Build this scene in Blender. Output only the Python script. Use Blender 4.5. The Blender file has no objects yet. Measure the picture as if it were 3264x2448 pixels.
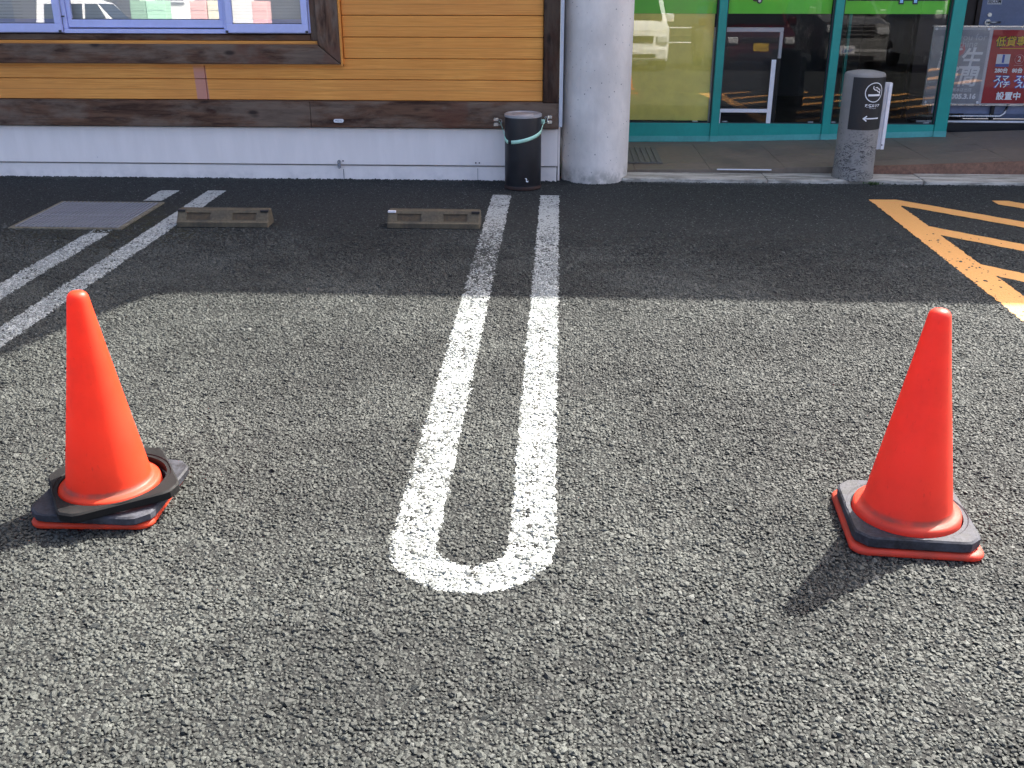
import bpy, bmesh, math, random
import numpy as np
from mathutils import Vector, Matrix, Euler
R = math.radians
random.seed(7); rng = np.random.default_rng(11)
sc = bpy.context.scene
COL = sc.collection

# ------------------------------------------------------------------ camera, sky, sun, exposure
cam = bpy.data.cameras.new('camera'); cam_o = bpy.data.objects.new('camera', cam); COL.objects.link(cam_o)
cam.sensor_width = 36.0; cam.lens = 35.5; cam.clip_start = 0.05; cam.clip_end = 2000
cam_o.location = (0, 0, 1.617); cam_o.rotation_euler = (R(90 - 22.9), 0, R(2.6))
sc.camera = cam_o
SUN = Vector((0.619, 0.661, 1.0)).normalized()
EL = math.asin(SUN.z); AZ = math.atan2(SUN.x, SUN.y)
world = bpy.data.worlds.new('World'); sc.world = world; world.use_nodes = True
wn = world.node_tree; sky = wn.nodes.new('ShaderNodeTexSky'); sky.sky_type = 'NISHITA'; sky.sun_disc = False
sky.sun_elevation = EL; sky.sun_rotation = AZ; sky.air_density = 0.45; sky.dust_density = 4.5; sky.ozone_density = 0.4
bg = wn.nodes['Background']; bg.inputs['Strength'].default_value = 0.15
wn.links.new(sky.outputs[0], bg.inputs['Color'])
sun = bpy.data.lights.new('sun', 'SUN'); sun.energy = 4.0; sun.angle = R(0.53); sun.color = (1.0, 0.955, 0.88)
sun_o = bpy.data.objects.new('sun', sun); COL.objects.link(sun_o); sun_o.location = (10, 10, 18)
sun_o.rotation_euler = SUN.to_track_quat('Z', 'Y').to_euler()
vs = sc.view_settings; vs.view_transform = 'Standard'; vs.look = 'None'; vs.gamma = 1.0; vs.use_curve_mapping = False
vs.exposure = 2.12
sc.cycles.max_bounces = 8; sc.cycles.transparent_max_bounces = 12; sc.cycles.sample_clamp_indirect = 6

# ------------------------------------------------------------------ node helper
class N:
    def __init__(s, name, rough=0.6, metallic=0.0, base=(.5, .5, .5), spec=0.5):
        s.m = bpy.data.materials.new(name); s.m.use_nodes = True; s.t = s.m.node_tree; s.n = s.t.nodes
        s.b = s.n['Principled BSDF']; s.out = s.n['Material Output']
        s.b.inputs['Roughness'].default_value = rough; s.b.inputs['Metallic'].default_value = metallic
        s.b.inputs['Base Color'].default_value = (*base, 1); s.b.inputs['Specular IOR Level'].default_value = spec
    def new(s, t): return s.n.new(t)
    def l(s, a, b): s.t.links.new(a, b)
    def put(s, sock, v):
        if hasattr(v, 'is_output'): s.l(v, sock)
        elif isinstance(v, (tuple, list)) and sock.type == 'RGBA' and len(v) == 3: sock.default_value = (*v, 1)
        else: sock.default_value = v
    def pos(s): return s.new('ShaderNodeNewGeometry').outputs['Position']
    def obj(s): return s.new('ShaderNodeTexCoord').outputs['Object']
    def mapv(s, v, scale=(1, 1, 1), loc=(0, 0, 0), rot=(0, 0, 0)):
        n = s.new('ShaderNodeMapping'); s.l(v, n.inputs['Vector'])
        n.inputs['Scale'].default_value = scale; n.inputs['Location'].default_value = loc; n.inputs['Rotation'].default_value = rot
        return n.outputs[0]
    def noise(s, v, scale=5, detail=4, rough=.55, dist=0):
        n = s.new('ShaderNodeTexNoise'); s.l(v, n.inputs['Vector']); n.inputs['Scale'].default_value = scale
        n.inputs['Detail'].default_value = detail; n.inputs['Roughness'].default_value = rough; n.inputs['Distortion'].default_value = dist
        return n.outputs['Fac']
    def vor(s, v, scale=5, feature='F1', out='Distance', rnd=1.0):
        n = s.new('ShaderNodeTexVoronoi'); s.l(v, n.inputs['Vector']); n.feature = feature
        n.inputs['Scale'].default_value = scale; n.inputs['Randomness'].default_value = rnd
        return n.outputs[out]
    def rng(s, v, a, b, c=0, d=1, smooth=True):
        n = s.new('ShaderNodeMapRange'); s.put(n.inputs['Value'], v)
        n.interpolation_type = 'SMOOTHSTEP' if smooth else 'LINEAR'
        for k, x in zip(('From Min', 'From Max', 'To Min', 'To Max'), (a, b, c, d)): n.inputs[k].default_value = x
        return n.outputs[0]
    def math(s, op, a, b=0.0):
        n = s.new('ShaderNodeMath'); n.operation = op; s.put(n.inputs[0], a); s.put(n.inputs[1], b); return n.outputs[0]
    def mix(s, f, a, b, mode='MIX'):
        n = s.new('ShaderNodeMix'); n.data_type = 'RGBA'; n.blend_type = mode
        s.put(n.inputs['Factor'], f); s.put(n.inputs['A'], a); s.put(n.inputs['B'], b); return n.outputs['Result']
    def sep(s, v):
        n = s.new('ShaderNodeSeparateXYZ'); s.l(v, n.inputs[0]); return n.outputs
    def attr(s, name, typ='GEOMETRY'):
        n = s.new('ShaderNodeAttribute'); n.attribute_name = name; n.attribute_type = typ; return n.outputs['Fac']
    def bump(s, h, strength=.3, dist=.01, normal=None):
        n = s.new('ShaderNodeBump'); s.l(h, n.inputs['Height']); n.inputs['Strength'].default_value = strength
        n.inputs['Distance'].default_value = dist
        if normal: s.l(normal, n.inputs['Normal'])
        s.l(n.outputs[0], s.b.inputs['Normal']); return n.outputs[0]
    def col(s, v): s.put(s.b.inputs['Base Color'], v)
    def rgh(s, v): s.put(s.b.inputs['Roughness'], v)

def worn(name, base, rough=.5, amt=.25, scale=8, metallic=0., bump=0., dark=None, spec=.5, space='obj', grain=(1, 1, 1)):
    n = N(name, rough, metallic, base, spec); v = n.mapv(getattr(n, space)(), grain)
    a = n.noise(v, scale, 6, .62); b = n.noise(v, scale * 7, 3)
    f = n.rng(n.math('ADD', n.math('MULTIPLY', a, .7), n.math('MULTIPLY', b, .3)), .3, .72)
    d = dark or tuple(c * (1 - amt * 1.6) for c in base)
    n.col(n.mix(f, d, tuple(min(1, c * (1 + amt * .35)) for c in base)))
    n.rgh(n.rng(a, .3, .7, rough * .85, min(1, rough * 1.18)))
    if bump: n.bump(b, bump, .004)
    return n.m

MAT = {}
# asphalt: crushed stone look, used where the stones are too small to build
def asphalt():
    n = N('asphalt', .9, spec=.25); p = n.pos(); xyz = n.sep(p)
    cell = n.vor(p, 105, out='Color'); dist = n.vor(p, 105); val = n.sep(cell)[0]
    big = n.noise(p, 1.1, 5, .6); mid = n.noise(p, 9, 4)
    stone = n.mix(n.rng(val, 0, 1, 0, 1, False), (.0095, .0114, .0106), (.060, .069, .064))
    spark = n.rng(val, .975, .99); stone = n.mix(spark, stone, (.20, .20, .195))
    gap = n.rng(dist, .0035 * 105, .0065 * 105); c = n.mix(gap, stone, (.016, .017, .017))
    binder = n.mix(n.noise(p, 160, 3), (.006, .0066, .0064), (.022, .0235, .0225))
    near = n.rng(n.math('ADD', xyz[1], n.math('MULTIPLY', mid, .5)), 5.95, 6.75)
    near = n.math('MAXIMUM', near, n.rng(n.math('SUBTRACT', n.math('ABSOLUTE', xyz[0]), n.math('MULTIPLY', xyz[1], .56)), .25, .5)); near = n.math('MAXIMUM', near, n.rng(xyz[1], 1.3, 1.1))
    c = n.mix(near, binder, c)
    c = n.mix(n.rng(big, .35, .75, 0, .18), c, (.042, .044, .040))
    # moss by the drain grate
    vx = n.math('ABSOLUTE', n.math('ADD', xyz[0], 2.85)); vy = n.math('ABSOLUTE', n.math('SUBTRACT', xyz[1], 6.15))
    d = n.math('ADD', n.math('MULTIPLY', vx, .9), n.math('MULTIPLY', vy, .8))
    moss = n.math('MULTIPLY', n.rng(d, .25, .95, 1, 0), n.rng(n.noise(p, 14, 5, .7), .38, .62))
    c = n.mix(n.math('MULTIPLY', moss, .75), c, (.035, .034, .012))
    n.col(c); n.bump(n.math('MULTIPLY', dist, -1.0), .9, .006); return n.m
MAT['asphalt'] = asphalt()
def stones():
    n = N('asphalt_stone', .68, spec=.32); v = n.attr('val', 'INSTANCER'); pt = n.attr('paint', 'INSTANCER'); p = n.pos()
    c = n.mix(n.rng(v, 0, .8, 0, 1, False), (.0078, .0089, .0081), (.067, .074, .0655))
    c = n.mix(n.rng(v, .86, 1), c, (.15, .158, .145))
    dust = n.rng(n.noise(p, 1.1, 5, .65), .40, .66); c = n.mix(n.math('MULTIPLY', dust, .6), c, (.092, .099, .088)); c = n.mix(n.rng(n.noise(p, .55, 4, .6), .38, .6, .45, 0), c, (.02, .0222, .0204))
    c = n.mix(n.rng(n.noise(p, 260, 3), .35, .7, .0, .5), c, (.012, .012, .0115))
    pc = n.mix(n.rng(n.noise(p, 330, 2), .4, .62), (.17, .18, .17), (.45, .48, .455))
    c = n.mix(pt, c, pc); n.col(c); n.bump(n.noise(p, 500, 3), .5, .002); return n.m
MAT['stone'] = stones()
def paint(name, col, worncol, base_wear, crk=0.):
    n = N(name, .7, spec=.4); p = n.pos(); w = n.attr('wear')
    dist = n.vor(p, 105); val = n.sep(n.vor(p, 105, out='Color'))[1]; fine = n.noise(p, 210, 3, .6); mid = n.noise(n.mapv(p, (2, 5, 1)), 5, 5, .65)
    k = n.math('ADD', n.math('ADD', n.math('MULTIPLY', val, .95), n.math('MULTIPLY', n.math('SUBTRACT', fine, .5), .5)), n.math('MULTIPLY', n.math('SUBTRACT', mid, .5), .9))
    k = n.math('SUBTRACT', k, n.math('ADD', w, base_wear))
    f = n.rng(k, -.06, .1)
    crack = n.rng(n.vor(n.mapv(p, (1, .7, 1)), 11, 'DISTANCE_TO_EDGE'), .004, .012)
    f = n.math('MULTIPLY', f, n.math('MAXIMUM', crack, n.math('ADD', crk, n.rng(n.noise(p, 3.1, 3), .45, .56))))
    under = n.mix(n.rng(dist, .37, .68), n.mix(n.sep(n.vor(p, 105, out='Color'))[0], (.012, .013, .0125), (.07, .074, .069)), (.013, .014, .0135))
    body = n.mix(n.rng(fine, .3, .7), worncol, col)
    n.col(n.mix(f, under, body)); n.bump(n.math('SUBTRACT', n.math('MULTIPLY', f, .4), dist), .7, .006); return n.m
MAT['white_paint'] = paint('white_road_paint', (.47, .50, .475), (.35, .37, .355), .07)
MAT['yellow_paint'] = paint('yellow_road_paint', (.77, .385, .11), (.66, .325, .10), -.5, 1.)

def siding():
    n = N('orange_siding', .62, spec=.3); p = n.pos(); o = n.obj(); x = n.sep(p)
    g = n.noise(n.mapv(p, (1.2, 60, 60)), 2.2, 5, .6); g2 = n.noise(n.mapv(p, (3, 200, 240)), 2, 3)
    pt = n.noise(n.mapv(p, (.9, 1, .35)), 1.6, 3)
    c = n.mix(n.rng(g, .3, .7), (.71, .27, .045), (.94, .43, .095))
    c = n.mix(n.rng(pt, .4, .62, 0, .45), c, (.68, .26, .052))
    ri = n.new('ShaderNodeObjectInfo').outputs['Random']; c = n.mix(n.rng(ri, 0, 1, 0, .22, False), c, (.62, .27, .09))
    line = n.rng(n.math('ABSOLUTE', n.math('ADD', n.sep(o)[2], n.math('MULTIPLY', n.math('SUBTRACT', g, .5), .006))), .0012, .0032, .45, 0)
    c = n.mix(line, c, (.27, .10, .03)); c = n.mix(n.rng(g2, .52, .7, 0, .4), c, (.42, .15, .04))
    seam = n.rng(n.math('ABSOLUTE', n.math('ADD', n.math('ADD', x[0], n.math('MULTIPLY', x[2], .03)), 2.706 )), .042, .052, .75, 0)
    c = n.mix(n.math('MULTIPLY', seam, n.rng(x[2], .9, .8)), c, (.52, .24, .22))
    n.col(c); n.bump(n.math('ADD', g, g2), .35, .003); return n.m
MAT['siding'] = siding()
def oldwood(name, vec, k_=1.):
    n = N(name, .78, spec=.25); p = n.pos()
    g = n.noise(n.mapv(p, vec), 2.5, 8, .68, .6); pt = n.noise(n.mapv(p, tuple(.7 + k * .2 for k in vec)), 1.9, 6, .65); f = n.noise(n.mapv(p, tuple(k * 3 for k in vec)), 3, 4)
    c = n.mix(n.rng(g, .32, .68), (.040, .019, .012), (.165, .088, .052))
    c = n.mix(n.rng(pt, .44, .60, 0, .85), c, n.mix(g, (.085, .058, .043), (.25, .185, .135)))
    red = n.noise(p, 3.3, 3); c = n.mix(n.rng(red, .55, .66, 0, .5), c, (.13, .05, .03))
    kn = n.vor(n.mapv(p, tuple(.35 + .65 * min(1, k / 9) for k in vec)), 6.5); c = n.mix(n.rng(kn, .05, .16, .85, 0), c, (.022, .014, .012))
    c = n.mix(1., c, (k_, k_ * .96, k_ * .93), 'MULTIPLY') if k_ < 1 else c
    n.col(c); n.bump(n.math('ADD', g, n.math('MULTIPLY', f, .6)), .55, .006); return n.m
MAT['wood_x'] = oldwood('weathered_timber', (1.0, 9, 9)); MAT['wood_z'] = oldwood('weathered_timber_upright', (9, 9, 1.0)); MAT['wood_dark'] = oldwood('dark_stained_timber', (9, 9, 1.0), .42)
def plinth():
    n = N('plinth_render', .8, base=(.66, .66, .73), spec=.3); p = n.pos(); z = n.sep(p)[2]
    s = n.noise(n.mapv(p, (2.5, 2, .5)), 4, 5, .6); c = n.mix(n.rng(s, .35, .7), (.85, .785, .735), (.90, .83, .78))
    dirt = n.math('MULTIPLY', n.rng(z, .0, .13, 1, 0), n.rng(n.noise(p, 7, 6, .7), .42, .7))
    c = n.mix(n.math('MULTIPLY', dirt, .3), c, (.34, .32, .31))
    sp = n.rng(n.vor(p, 9), .03, .06, .5, 0); c = n.mix(n.math('MULTIPLY', sp, n.rng(n.noise(p, 2.1, 2), .52, .6)), c, (.25, .25, .27))
    n.col(c); n.bump(n.noise(p, 60, 4), .15, .003); return n.m
MAT['plinth'] = plinth()
def concrete(name, base, pores, dirtz, cracks=0.):
    n = N(name, .82, spec=.3); p = n.pos(); z = n.sep(p)[2]
    a = n.noise(n.mapv(p, (1, 1, .6)), 3.5, 7, .62); c = n.mix(n.rng(a, .3, .7), tuple(k * .76 for k in base), base)
    st = n.noise(n.mapv(p, (6, 6, .35)), 2.4, 4); c = n.mix(n.rng(st, .58, .78, 0, .16), c, tuple(k * .6 for k in base))
    v = n.vor(p, 21); po = n.math('MULTIPLY', n.rng(v, .06, .12, 1, 0), n.rng(n.sep(n.vor(p, 21, out='Color'))[0], .3, .45))
    v2 = n.vor(p, 47); po = n.math('MAXIMUM', po, n.math('MULTIPLY', n.rng(v2, .07, .14, .8, 0), n.rng(n.sep(n.vor(p, 47, out='Color'))[1], .6, .7)))
    c = n.mix(n.math('MULTIPLY', po, pores), c, (.10, .10, .10))
    d = n.math('MULTIPLY', n.rng(z, dirtz * .2, dirtz, 1, 0), n.rng(n.noise(p, 9, 6, .7), .35, .62))
    c = n.mix(n.math('MULTIPLY', d, .6), c, (.17, .165, .14))
    if cracks:
        q = n.noise(n.mapv(p, (1, 1, 2.2)), 19, 3, .5, 1.3); ln = n.rng(n.math('ABSOLUTE', n.math('SUBTRACT', q, .5)), .014, .04, 1, 0)
        c = n.mix(n.math('MULTIPLY', n.math('MULTIPLY', ln, n.rng(n.noise(p, 7, 3), .36, .52)), n.rng(z, .50, .25, .0, 1.)), c, (.05, .05, .048))
    n.col(c); n.bump(n.math('SUBTRACT', n.noise(p, 70, 5), n.math('MULTIPLY', po, .8)), .3, .005); return n.m
MAT['column'] = concrete('cast_concrete', (.82, .76, .69), .9, .16)
MAT['bollard'] = concrete('rough_concrete', (.29, .275, .25), .9, .12, 1.0)
def kerbmat():
    n = N('kerb_concrete', .85, spec=.25); p = n.pos(); a = n.noise(n.mapv(p, (1.2, 9, 5)), 3, 7, .7)
    b = n.noise(p, 30, 5, .7); c = n.mix(n.rng(a, .38, .66), (.24, .22, .18), (.62, .575, .49)); c = n.mix(n.rng(b, .5, .75, 0, .6), c, (.55, .52, .46))
    n.col(c); n.bump(b, .5, .006); return n.m
MAT['kerb'] = kerbmat()
MAT['tile'] = worn('pavement_tile', (.21, .165, .122), .6, .2, 3, space='pos', bump=.15)
MAT['joint'] = worn('tile_joint', (.06, .055, .05), .9, .2, 20)
MAT['granite'] = worn('red_granite', (.27, .14, .09), .6, .35, 40, space='pos')
MAT['teal'] = worn('teal_aluminium', (.008, .33, .28), .38, .10, 3, spec=.5)
MAT['teal_pale'] = worn('pale_teal_strip', (.10, .43, .40), .5, .15, 5)  # lighter teal for the band along the bottom of the frames
MAT['green_film'] = worn('green_film', (.17, .74, .03), .35, .05, 2)
MAT['yellow_film'] = worn('yellow_panel', (.98, .86, .22), .45, .12, 1.6)
MAT['blue'] = worn('blue_window_frame', (.54, .58, .90), .35, .06, 6)
MAT['rubber'] = worn('black_rubber', (.0085, .0083, .0085), .7, .3, 18, bump=.1, spec=.22)
MAT['rubber_grey'] = worn('dusty_rubber', (.05, .052, .064), .68, .55, 14, bump=.15, spec=.3)
MAT['black_metal'] = worn('black_painted_steel', (.009, .009, .012), .42, .2, 6)
MAT['steel'] = worn('brushed_steel', (.62, .62, .62), .28, .15, 14, metallic=1.)
MAT['rib_grey'] = worn('grey_green_cover', (.17, .165, .14), .7, .25, 9)
MAT['lid'] = worn('pale_steel_lid', (.42, .42, .43), .35, .1, 14, metallic=.35)
MAT['galv'] = worn('galvanised_steel', (.30, .315, .345), .6, .3, 16, metallic=.2)
MAT['white_metal'] = worn('white_powder_coat', (.80, .80, .82), .4, .08, 8)
MAT['grey_trim'] = worn('grey_metal_trim', (.52, .55, .60), .45, .1, 4)
MAT['mint'] = worn('mint_strap', (.50, .83, .66), .8, .12, 40)
MAT['black_flat'] = worn('black_plate', (.016, .015, .015), .5, .15, 10)
MAT['white_print'] = N('white_print', .6, base=(.82, .82, .82)).m
MAT['dark_print'] = N('dark_print', .6, base=(.03, .03, .04)).m
MAT['wstop'] = worn('wheel_stop_concrete', (.125, .10, .062), .85, .45, 9, bump=.4, dark=(.05, .042, .028))
MAT['stop_dark'] = worn('dirty_recess', (.095, .068, .038), .9, .4, 30)
MAT['iron_rust'] = worn('rusty_frame', (.24, .215, .15), .8, .4, 12)
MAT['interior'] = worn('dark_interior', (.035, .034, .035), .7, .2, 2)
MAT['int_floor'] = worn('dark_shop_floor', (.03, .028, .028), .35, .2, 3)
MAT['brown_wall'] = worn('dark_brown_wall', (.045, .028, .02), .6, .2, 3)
MAT['door_blue'] = worn('blue_grey_door', (.20, .235, .36), .45, .15, 7)
MAT['blind'] = N('pale_blind', .6, base=(.86, .87, .83)).m
MAT['poster_grey'] = worn('grey_poster', (.44, .44, .465), .4, .15, 2.5)
MAT['poster_red'] = worn('red_poster', (.55, .025, .035), .4, .2, 3)
MAT['pink_print'] = N('pink_print', .5, base=(.62, .25, .27)).m
MAT['yellow_print'] = N('yellow_print', .5, base=(.85, .6, .03)).m
MAT['blue_print'] = N('blue_print', .5, base=(.06, .11, .42)).m
MAT['sky_print'] = N('pale_blue_print', .5, base=(.32, .62, .85)).m
MAT['grey_print'] = N('grey_print', .5, base=(.62, .62, .64)).m
MAT['cream_print'] = N('cream_print', .5, base=(.75, .68, .45)).m
MAT['roof'] = worn('dark_roof', (.07, .07, .075), .6, .2, 2)
MAT['soffit'] = worn('pale_soffit', (.62, .62, .6), .8, .05, 2)
MAT['weed'] = worn('weed_green', (.05, .10, .02), .6, .3, 30)
MAT['black_wall'] = worn('dark_block_wall', (.075, .072, .068), .85, .3, 2, space='pos')
MAT['car_white'] = worn('white_car_paint', (.72, .72, .70), .25, .04, 2)
MAT['car_red'] = worn('dark_red_car_paint', (.06, .006, .009), .22, .06, 2)
MAT['car_silver'] = worn('silver_car_paint', (.30, .30, .29), .28, .05, 2, metallic=.5)
MAT['car_glass'] = N('car_glass', .06, base=(.012, .014, .014)).m
MAT['chrome'] = N('chrome', .1, 1.0, (.8, .8, .8)).m
MAT['lamp'] = N('headlamp', .12, base=(.55, .56, .56)).m
MAT['tyre'] = N('tyre', .8, base=(.015, .015, .015)).m
MAT['plate_y'] = N('yellow_number_plate', .5, base=(.75, .48, .03)).m
MAT['flag_green'] = N('green_banner', .8, base=(.42, .72, .50)).m
MAT['flag_dark'] = N('dark_green_banner', .8, base=(.25, .42, .28)).m
MAT['flag_pink'] = N('pink_banner', .8, base=(.78, .46, .42)).m
MAT['flag_yellow'] = N('yellow_banner', .8, base=(.80, .76, .58)).m
def cone_mat(name, base):
    n = N(name, .38, base=base, spec=.45); o = n.obj()
    c = n.mix(n.rng(n.noise(o, 5, 6, .6), .35, .75), base, tuple(k * .82 for k in base))
    sc_ = n.noise(n.mapv(o, (14, 14, 3)), 6, 5, .7); c = n.mix(n.rng(sc_, .60, .74, 0, .5), c, (.34, .05, .03))
    dz = n.rng(n.sep(o)[2], .0, .12, .3, 0); c = n.mix(n.math('MULTIPLY', dz, n.rng(n.noise(o, 11, 5), .4, .65)), c, (.28, .11, .07))
    zz = n.sep(o)[2]; rg = n.math('MULTIPLY', n.rng(zz, .074, .078, 0, 1), n.rng(zz, .084, .094, 1, 0)); c = n.mix(n.math('MULTIPLY', rg, n.rng(n.noise(o, 7, 4), .38, .6, .1, .8)), c, (.20, .10, .07))
    n.col(c); n.rgh(n.rng(n.noise(o, 9, 4), .3, .7, .42, .65))
    t = n.new('ShaderNodeBsdfTranslucent'); n.l(c, t.inputs['Color'])
    mx = n.new('ShaderNodeMixShader'); mx.inputs[0].default_value = .40
    n.l(n.b.outputs[0], mx.inputs[1]); n.l(t.outputs[0], mx.inputs[2]); n.l(mx.outputs[0], n.out.inputs[0]); return n.m
MAT['cone'] = cone_mat('orange_cone_plastic', (.84, .066, .020)); MAT['cone_faded'] = cone_mat('faded_orange_cone_plastic', (.78, .070, .036))
def glass(name, add, tint=(1, 1, 1)):
    n = N(name); t = n.new('ShaderNodeBsdfTransparent'); t.inputs[0].default_value = (*tint, 1)
    g = n.new('ShaderNodeBsdfGlossy'); g.inputs['Roughness'].default_value = .0; g.inputs['Color'].default_value = (1, 1, 1, 1)
    fr = n.new('ShaderNodeFresnel'); fr.inputs['IOR'].default_value = 1.5
    f = n.math('ADD', n.math('MULTIPLY', fr.outputs[0], .95), add); mx = n.new('ShaderNodeMixShader'); n.l(f, mx.inputs[0])
    n.l(t.outputs[0], mx.inputs[1]); n.l(g.outputs[0], mx.inputs[2]); n.l(mx.outputs[0], n.out.inputs[0]); return n.m
MAT['glass_f'] = glass('filmed_shop_glass', .055, (.99, .99, .98)); MAT['glass'] = glass('shop_glass', .0, (.97, .98, .97)); MAT['glass_w'] = glass('window_glass', .2, (.96, .97, .96)); MAT['acrylic'] = glass('acrylic_sheet', .0, (.95, .95, .95))

# ------------------------------------------------------------------ object helpers
OFF = {}
def tag(o, label=None, cat=None, group=None, kind=None):
    for k, v in (('label', label), ('category', cat), ('group', group), ('kind', kind)):
        if v: o[k] = v
    return o
def thing(name, label, cat, loc=(0, 0, 0), rot=(0, 0, 0), group=None, local=False):
    o = bpy.data.objects.new(name, None); COL.objects.link(o); o.location = loc; o.rotation_euler = rot
    o.empty_display_size = .1; OFF[o.name] = Vector((0, 0, 0)) if local else Vector(loc); return tag(o, label, cat, group)
def mat_of(m): return MAT[m] if isinstance(m, str) else m
def link(name, me, m, parent=None, smooth=False, center=True):
    """world-coordinate mesh -> object with its own origin, parented"""
    if m: me.materials.append(mat_of(m))
    c = Vector((0, 0, 0))
    if center and len(me.vertices):
        a = np.empty(len(me.vertices) * 3); me.vertices.foreach_get('co', a); a = a.reshape(-1, 3)
        c = Vector(((a.min(0) + a.max(0)) / 2).tolist()); me.transform(Matrix.Translation(-c))
    if smooth: me.polygons.foreach_set('use_smooth', [True] * len(me.polygons))
    o = bpy.data.objects.new(name, me); COL.objects.link(o)
    if parent is not None:
        o.parent = parent; po = OFF[parent.name]; o.location = c - po; OFF[o.name] = c if po.length_squared or not parent.get('_loc') else c
    else: o.location = c
    OFF[o.name] = c
    return o
def from_bm(name, bm, m, parent=None, smooth=False, center=True):
    bmesh.ops.recalc_face_normals(bm, faces=bm.faces); me = bpy.data.meshes.new(name); bm.to_mesh(me); bm.free(); return link(name, me, m, parent, smooth, center)
def pyd(name, vs, fs, m, parent=None, smooth=False, center=True):
    me = bpy.data.meshes.new(name); me.from_pydata(vs, [], fs); me.update(); return link(name, me, m, parent, smooth, center)
def bx(bm, x0, x1, y0, y1, z0, z1, bev=0., seg=1):
    v = [bm.verts.new(p) for p in ((x0, y0, z0), (x1, y0, z0), (x1, y1, z0), (x0, y1, z0), (x0, y0, z1), (x1, y0, z1), (x1, y1, z1), (x0, y1, z1))]
    f = [bm.faces.new([v[i] for i in q]) for q in ((3, 2, 1, 0), (4, 5, 6, 7), (0, 1, 5, 4), (1, 2, 6, 5), (2, 3, 7, 6), (3, 0, 4, 7))]
    if bev:
        es = list({e for q in f for e in q.edges}); bmesh.ops.bevel(bm, geom=es, offset=bev, segments=seg, affect='EDGES', profile=.5)
    return v
def box(name, x0, x1, y0, y1, z0, z1, m, parent=None, bev=0., seg=1):
    bm = bmesh.new(); bx(bm, x0, x1, y0, y1, z0, z1, bev, seg); return from_bm(name, bm, m, parent)
def lathe(name, prof, m, parent=None, seg=48, c=(0, 0, 0), smooth=True, close_top=True, close_bot=True, axis='Z', center=True):
    vs, fs = [], []
    for r, z in prof:
        for i in range(seg):
            a = 2 * math.pi * i / seg; p = (r * math.cos(a), r * math.sin(a), z)
            if axis == 'X': p = (z, p[0], p[1])
            if axis == 'Y': p = (p[0], z, p[1])
            vs.append(tuple(p[k] + c[k] for k in range(3)))
    for j in range(len(prof) - 1):
        for i in range(seg): k = (i + 1) % seg; fs.append((j * seg + i, j * seg + k, (j + 1) * seg + k, (j + 1) * seg + i))
    if close_bot: fs.append(tuple(range(seg))[::-1])
    if close_top: fs.append(tuple(range((len(prof) - 1) * seg, len(prof) * seg)))
    o = pyd(name, vs, fs, m, parent, False, center)
    bm = bmesh.new(); bm.from_mesh(o.data); bmesh.ops.recalc_face_normals(bm, faces=bm.faces)
    for f in bm.faces: f.smooth = smooth and len(f.verts) == 4
    for e in bm.edges:
        if len(e.link_faces) == 2 and e.calc_face_angle(0) > R(35): e.smooth = False
    bm.to_mesh(o.data); bm.free(); return o
def prism(name, poly, z0, z1, m, parent=None, bev=0., plane='XY'):
    bm = bmesh.new()
    def P(a, b, c): return {'XY': (a, b, c), 'YZ': (c, a, b), 'XZ': (a, c, b)}[plane]
    lo = [bm.verts.new(P(a, b, z0)) for a, b in poly]; hi = [bm.verts.new(P(a, b, z1)) for a, b in poly]; n = len(poly)
    bm.faces.new(lo); bm.faces.new(hi)
    for i in range(n): bm.faces.new((lo[i], lo[(i + 1) % n], hi[(i + 1) % n], hi[i]))
    bmesh.ops.recalc_face_normals(bm, faces=bm.faces)
    if bev: bmesh.ops.bevel(bm, geom=[e for e in bm.edges if e.calc_face_angle(0) > R(30)], offset=bev, segments=2, affect='EDGES', profile=.5)
    return from_bm(name, bm, m, parent)
def tube(name, pts, r, m, parent=None, seg=8, closed=False):
    vs, fs = [], []; n = len(pts); P = [Vector(p) for p in pts]
    for i, p in enumerate(P):
        t = (P[(i + 1) % n] - P[i - 1]) if closed else (P[min(i + 1, n - 1)] - P[max(i - 1, 0)]); t.normalize()
        a = t.cross(Vector((0, 0, 1)) if abs(t.z) < .9 else Vector((1, 0, 0))).normalized(); b = t.cross(a)
        for k in range(seg): q = 2 * math.pi * k / seg; vs.append(p + a * r * math.cos(q) + b * r * math.sin(q))
    for i in range(n if closed else n - 1):
        for k in range(seg): j = (i + 1) % n; fs.append((i * seg + k, i * seg + (k + 1) % seg, j * seg + (k + 1) % seg, j * seg + k))
    if not closed: fs.append(tuple(range(seg))); fs.append(tuple(range((n - 1) * seg, n * seg)))
    bm = bmesh.new(); me = bpy.data.meshes.new('t'); me.from_pydata([tuple(v) for v in vs], [], fs); bm.from_mesh(me); bpy.data.meshes.remove(me)
    return from_bm(name, bm, m, parent, True)
def text_mesh(body, size, shear=0., bold=0., width=None):
    """flat lettering as mesh in the XY plane centred on the origin"""
    c = bpy.data.curves.new('lettering', 'FONT'); c.body = body; c.size = size; c.align_x = 'CENTER'; c.align_y = 'CENTER'; c.shear = shear
    c.offset = bold; c.resolution_u = 2; o = bpy.data.objects.new('lettering', c); COL.objects.link(o); bpy.context.view_layer.update()
    me = bpy.data.meshes.new_from_object(o.evaluated_get(bpy.context.evaluated_depsgraph_get()))
    bpy.data.objects.remove(o); bpy.data.curves.remove(c); me.materials.clear()
    if width:
        a = np.empty(len(me.vertices) * 3); me.vertices.foreach_get('co', a); w = a[0::3].max() - a[0::3].min(); me.transform(Matrix.Diagonal((width / w, 1, 1, 1)))
    return me
def text_wall(name, body, size, x, y, z, m, parent, **k):
    """lettering on a plane that faces the camera (-Y)"""
    me = text_mesh(body, size, **k); me.transform(Matrix.Translation((x, y, z)) @ Matrix.Rotation(R(90), 4, 'X')); return link(name, me, m, parent)

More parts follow.
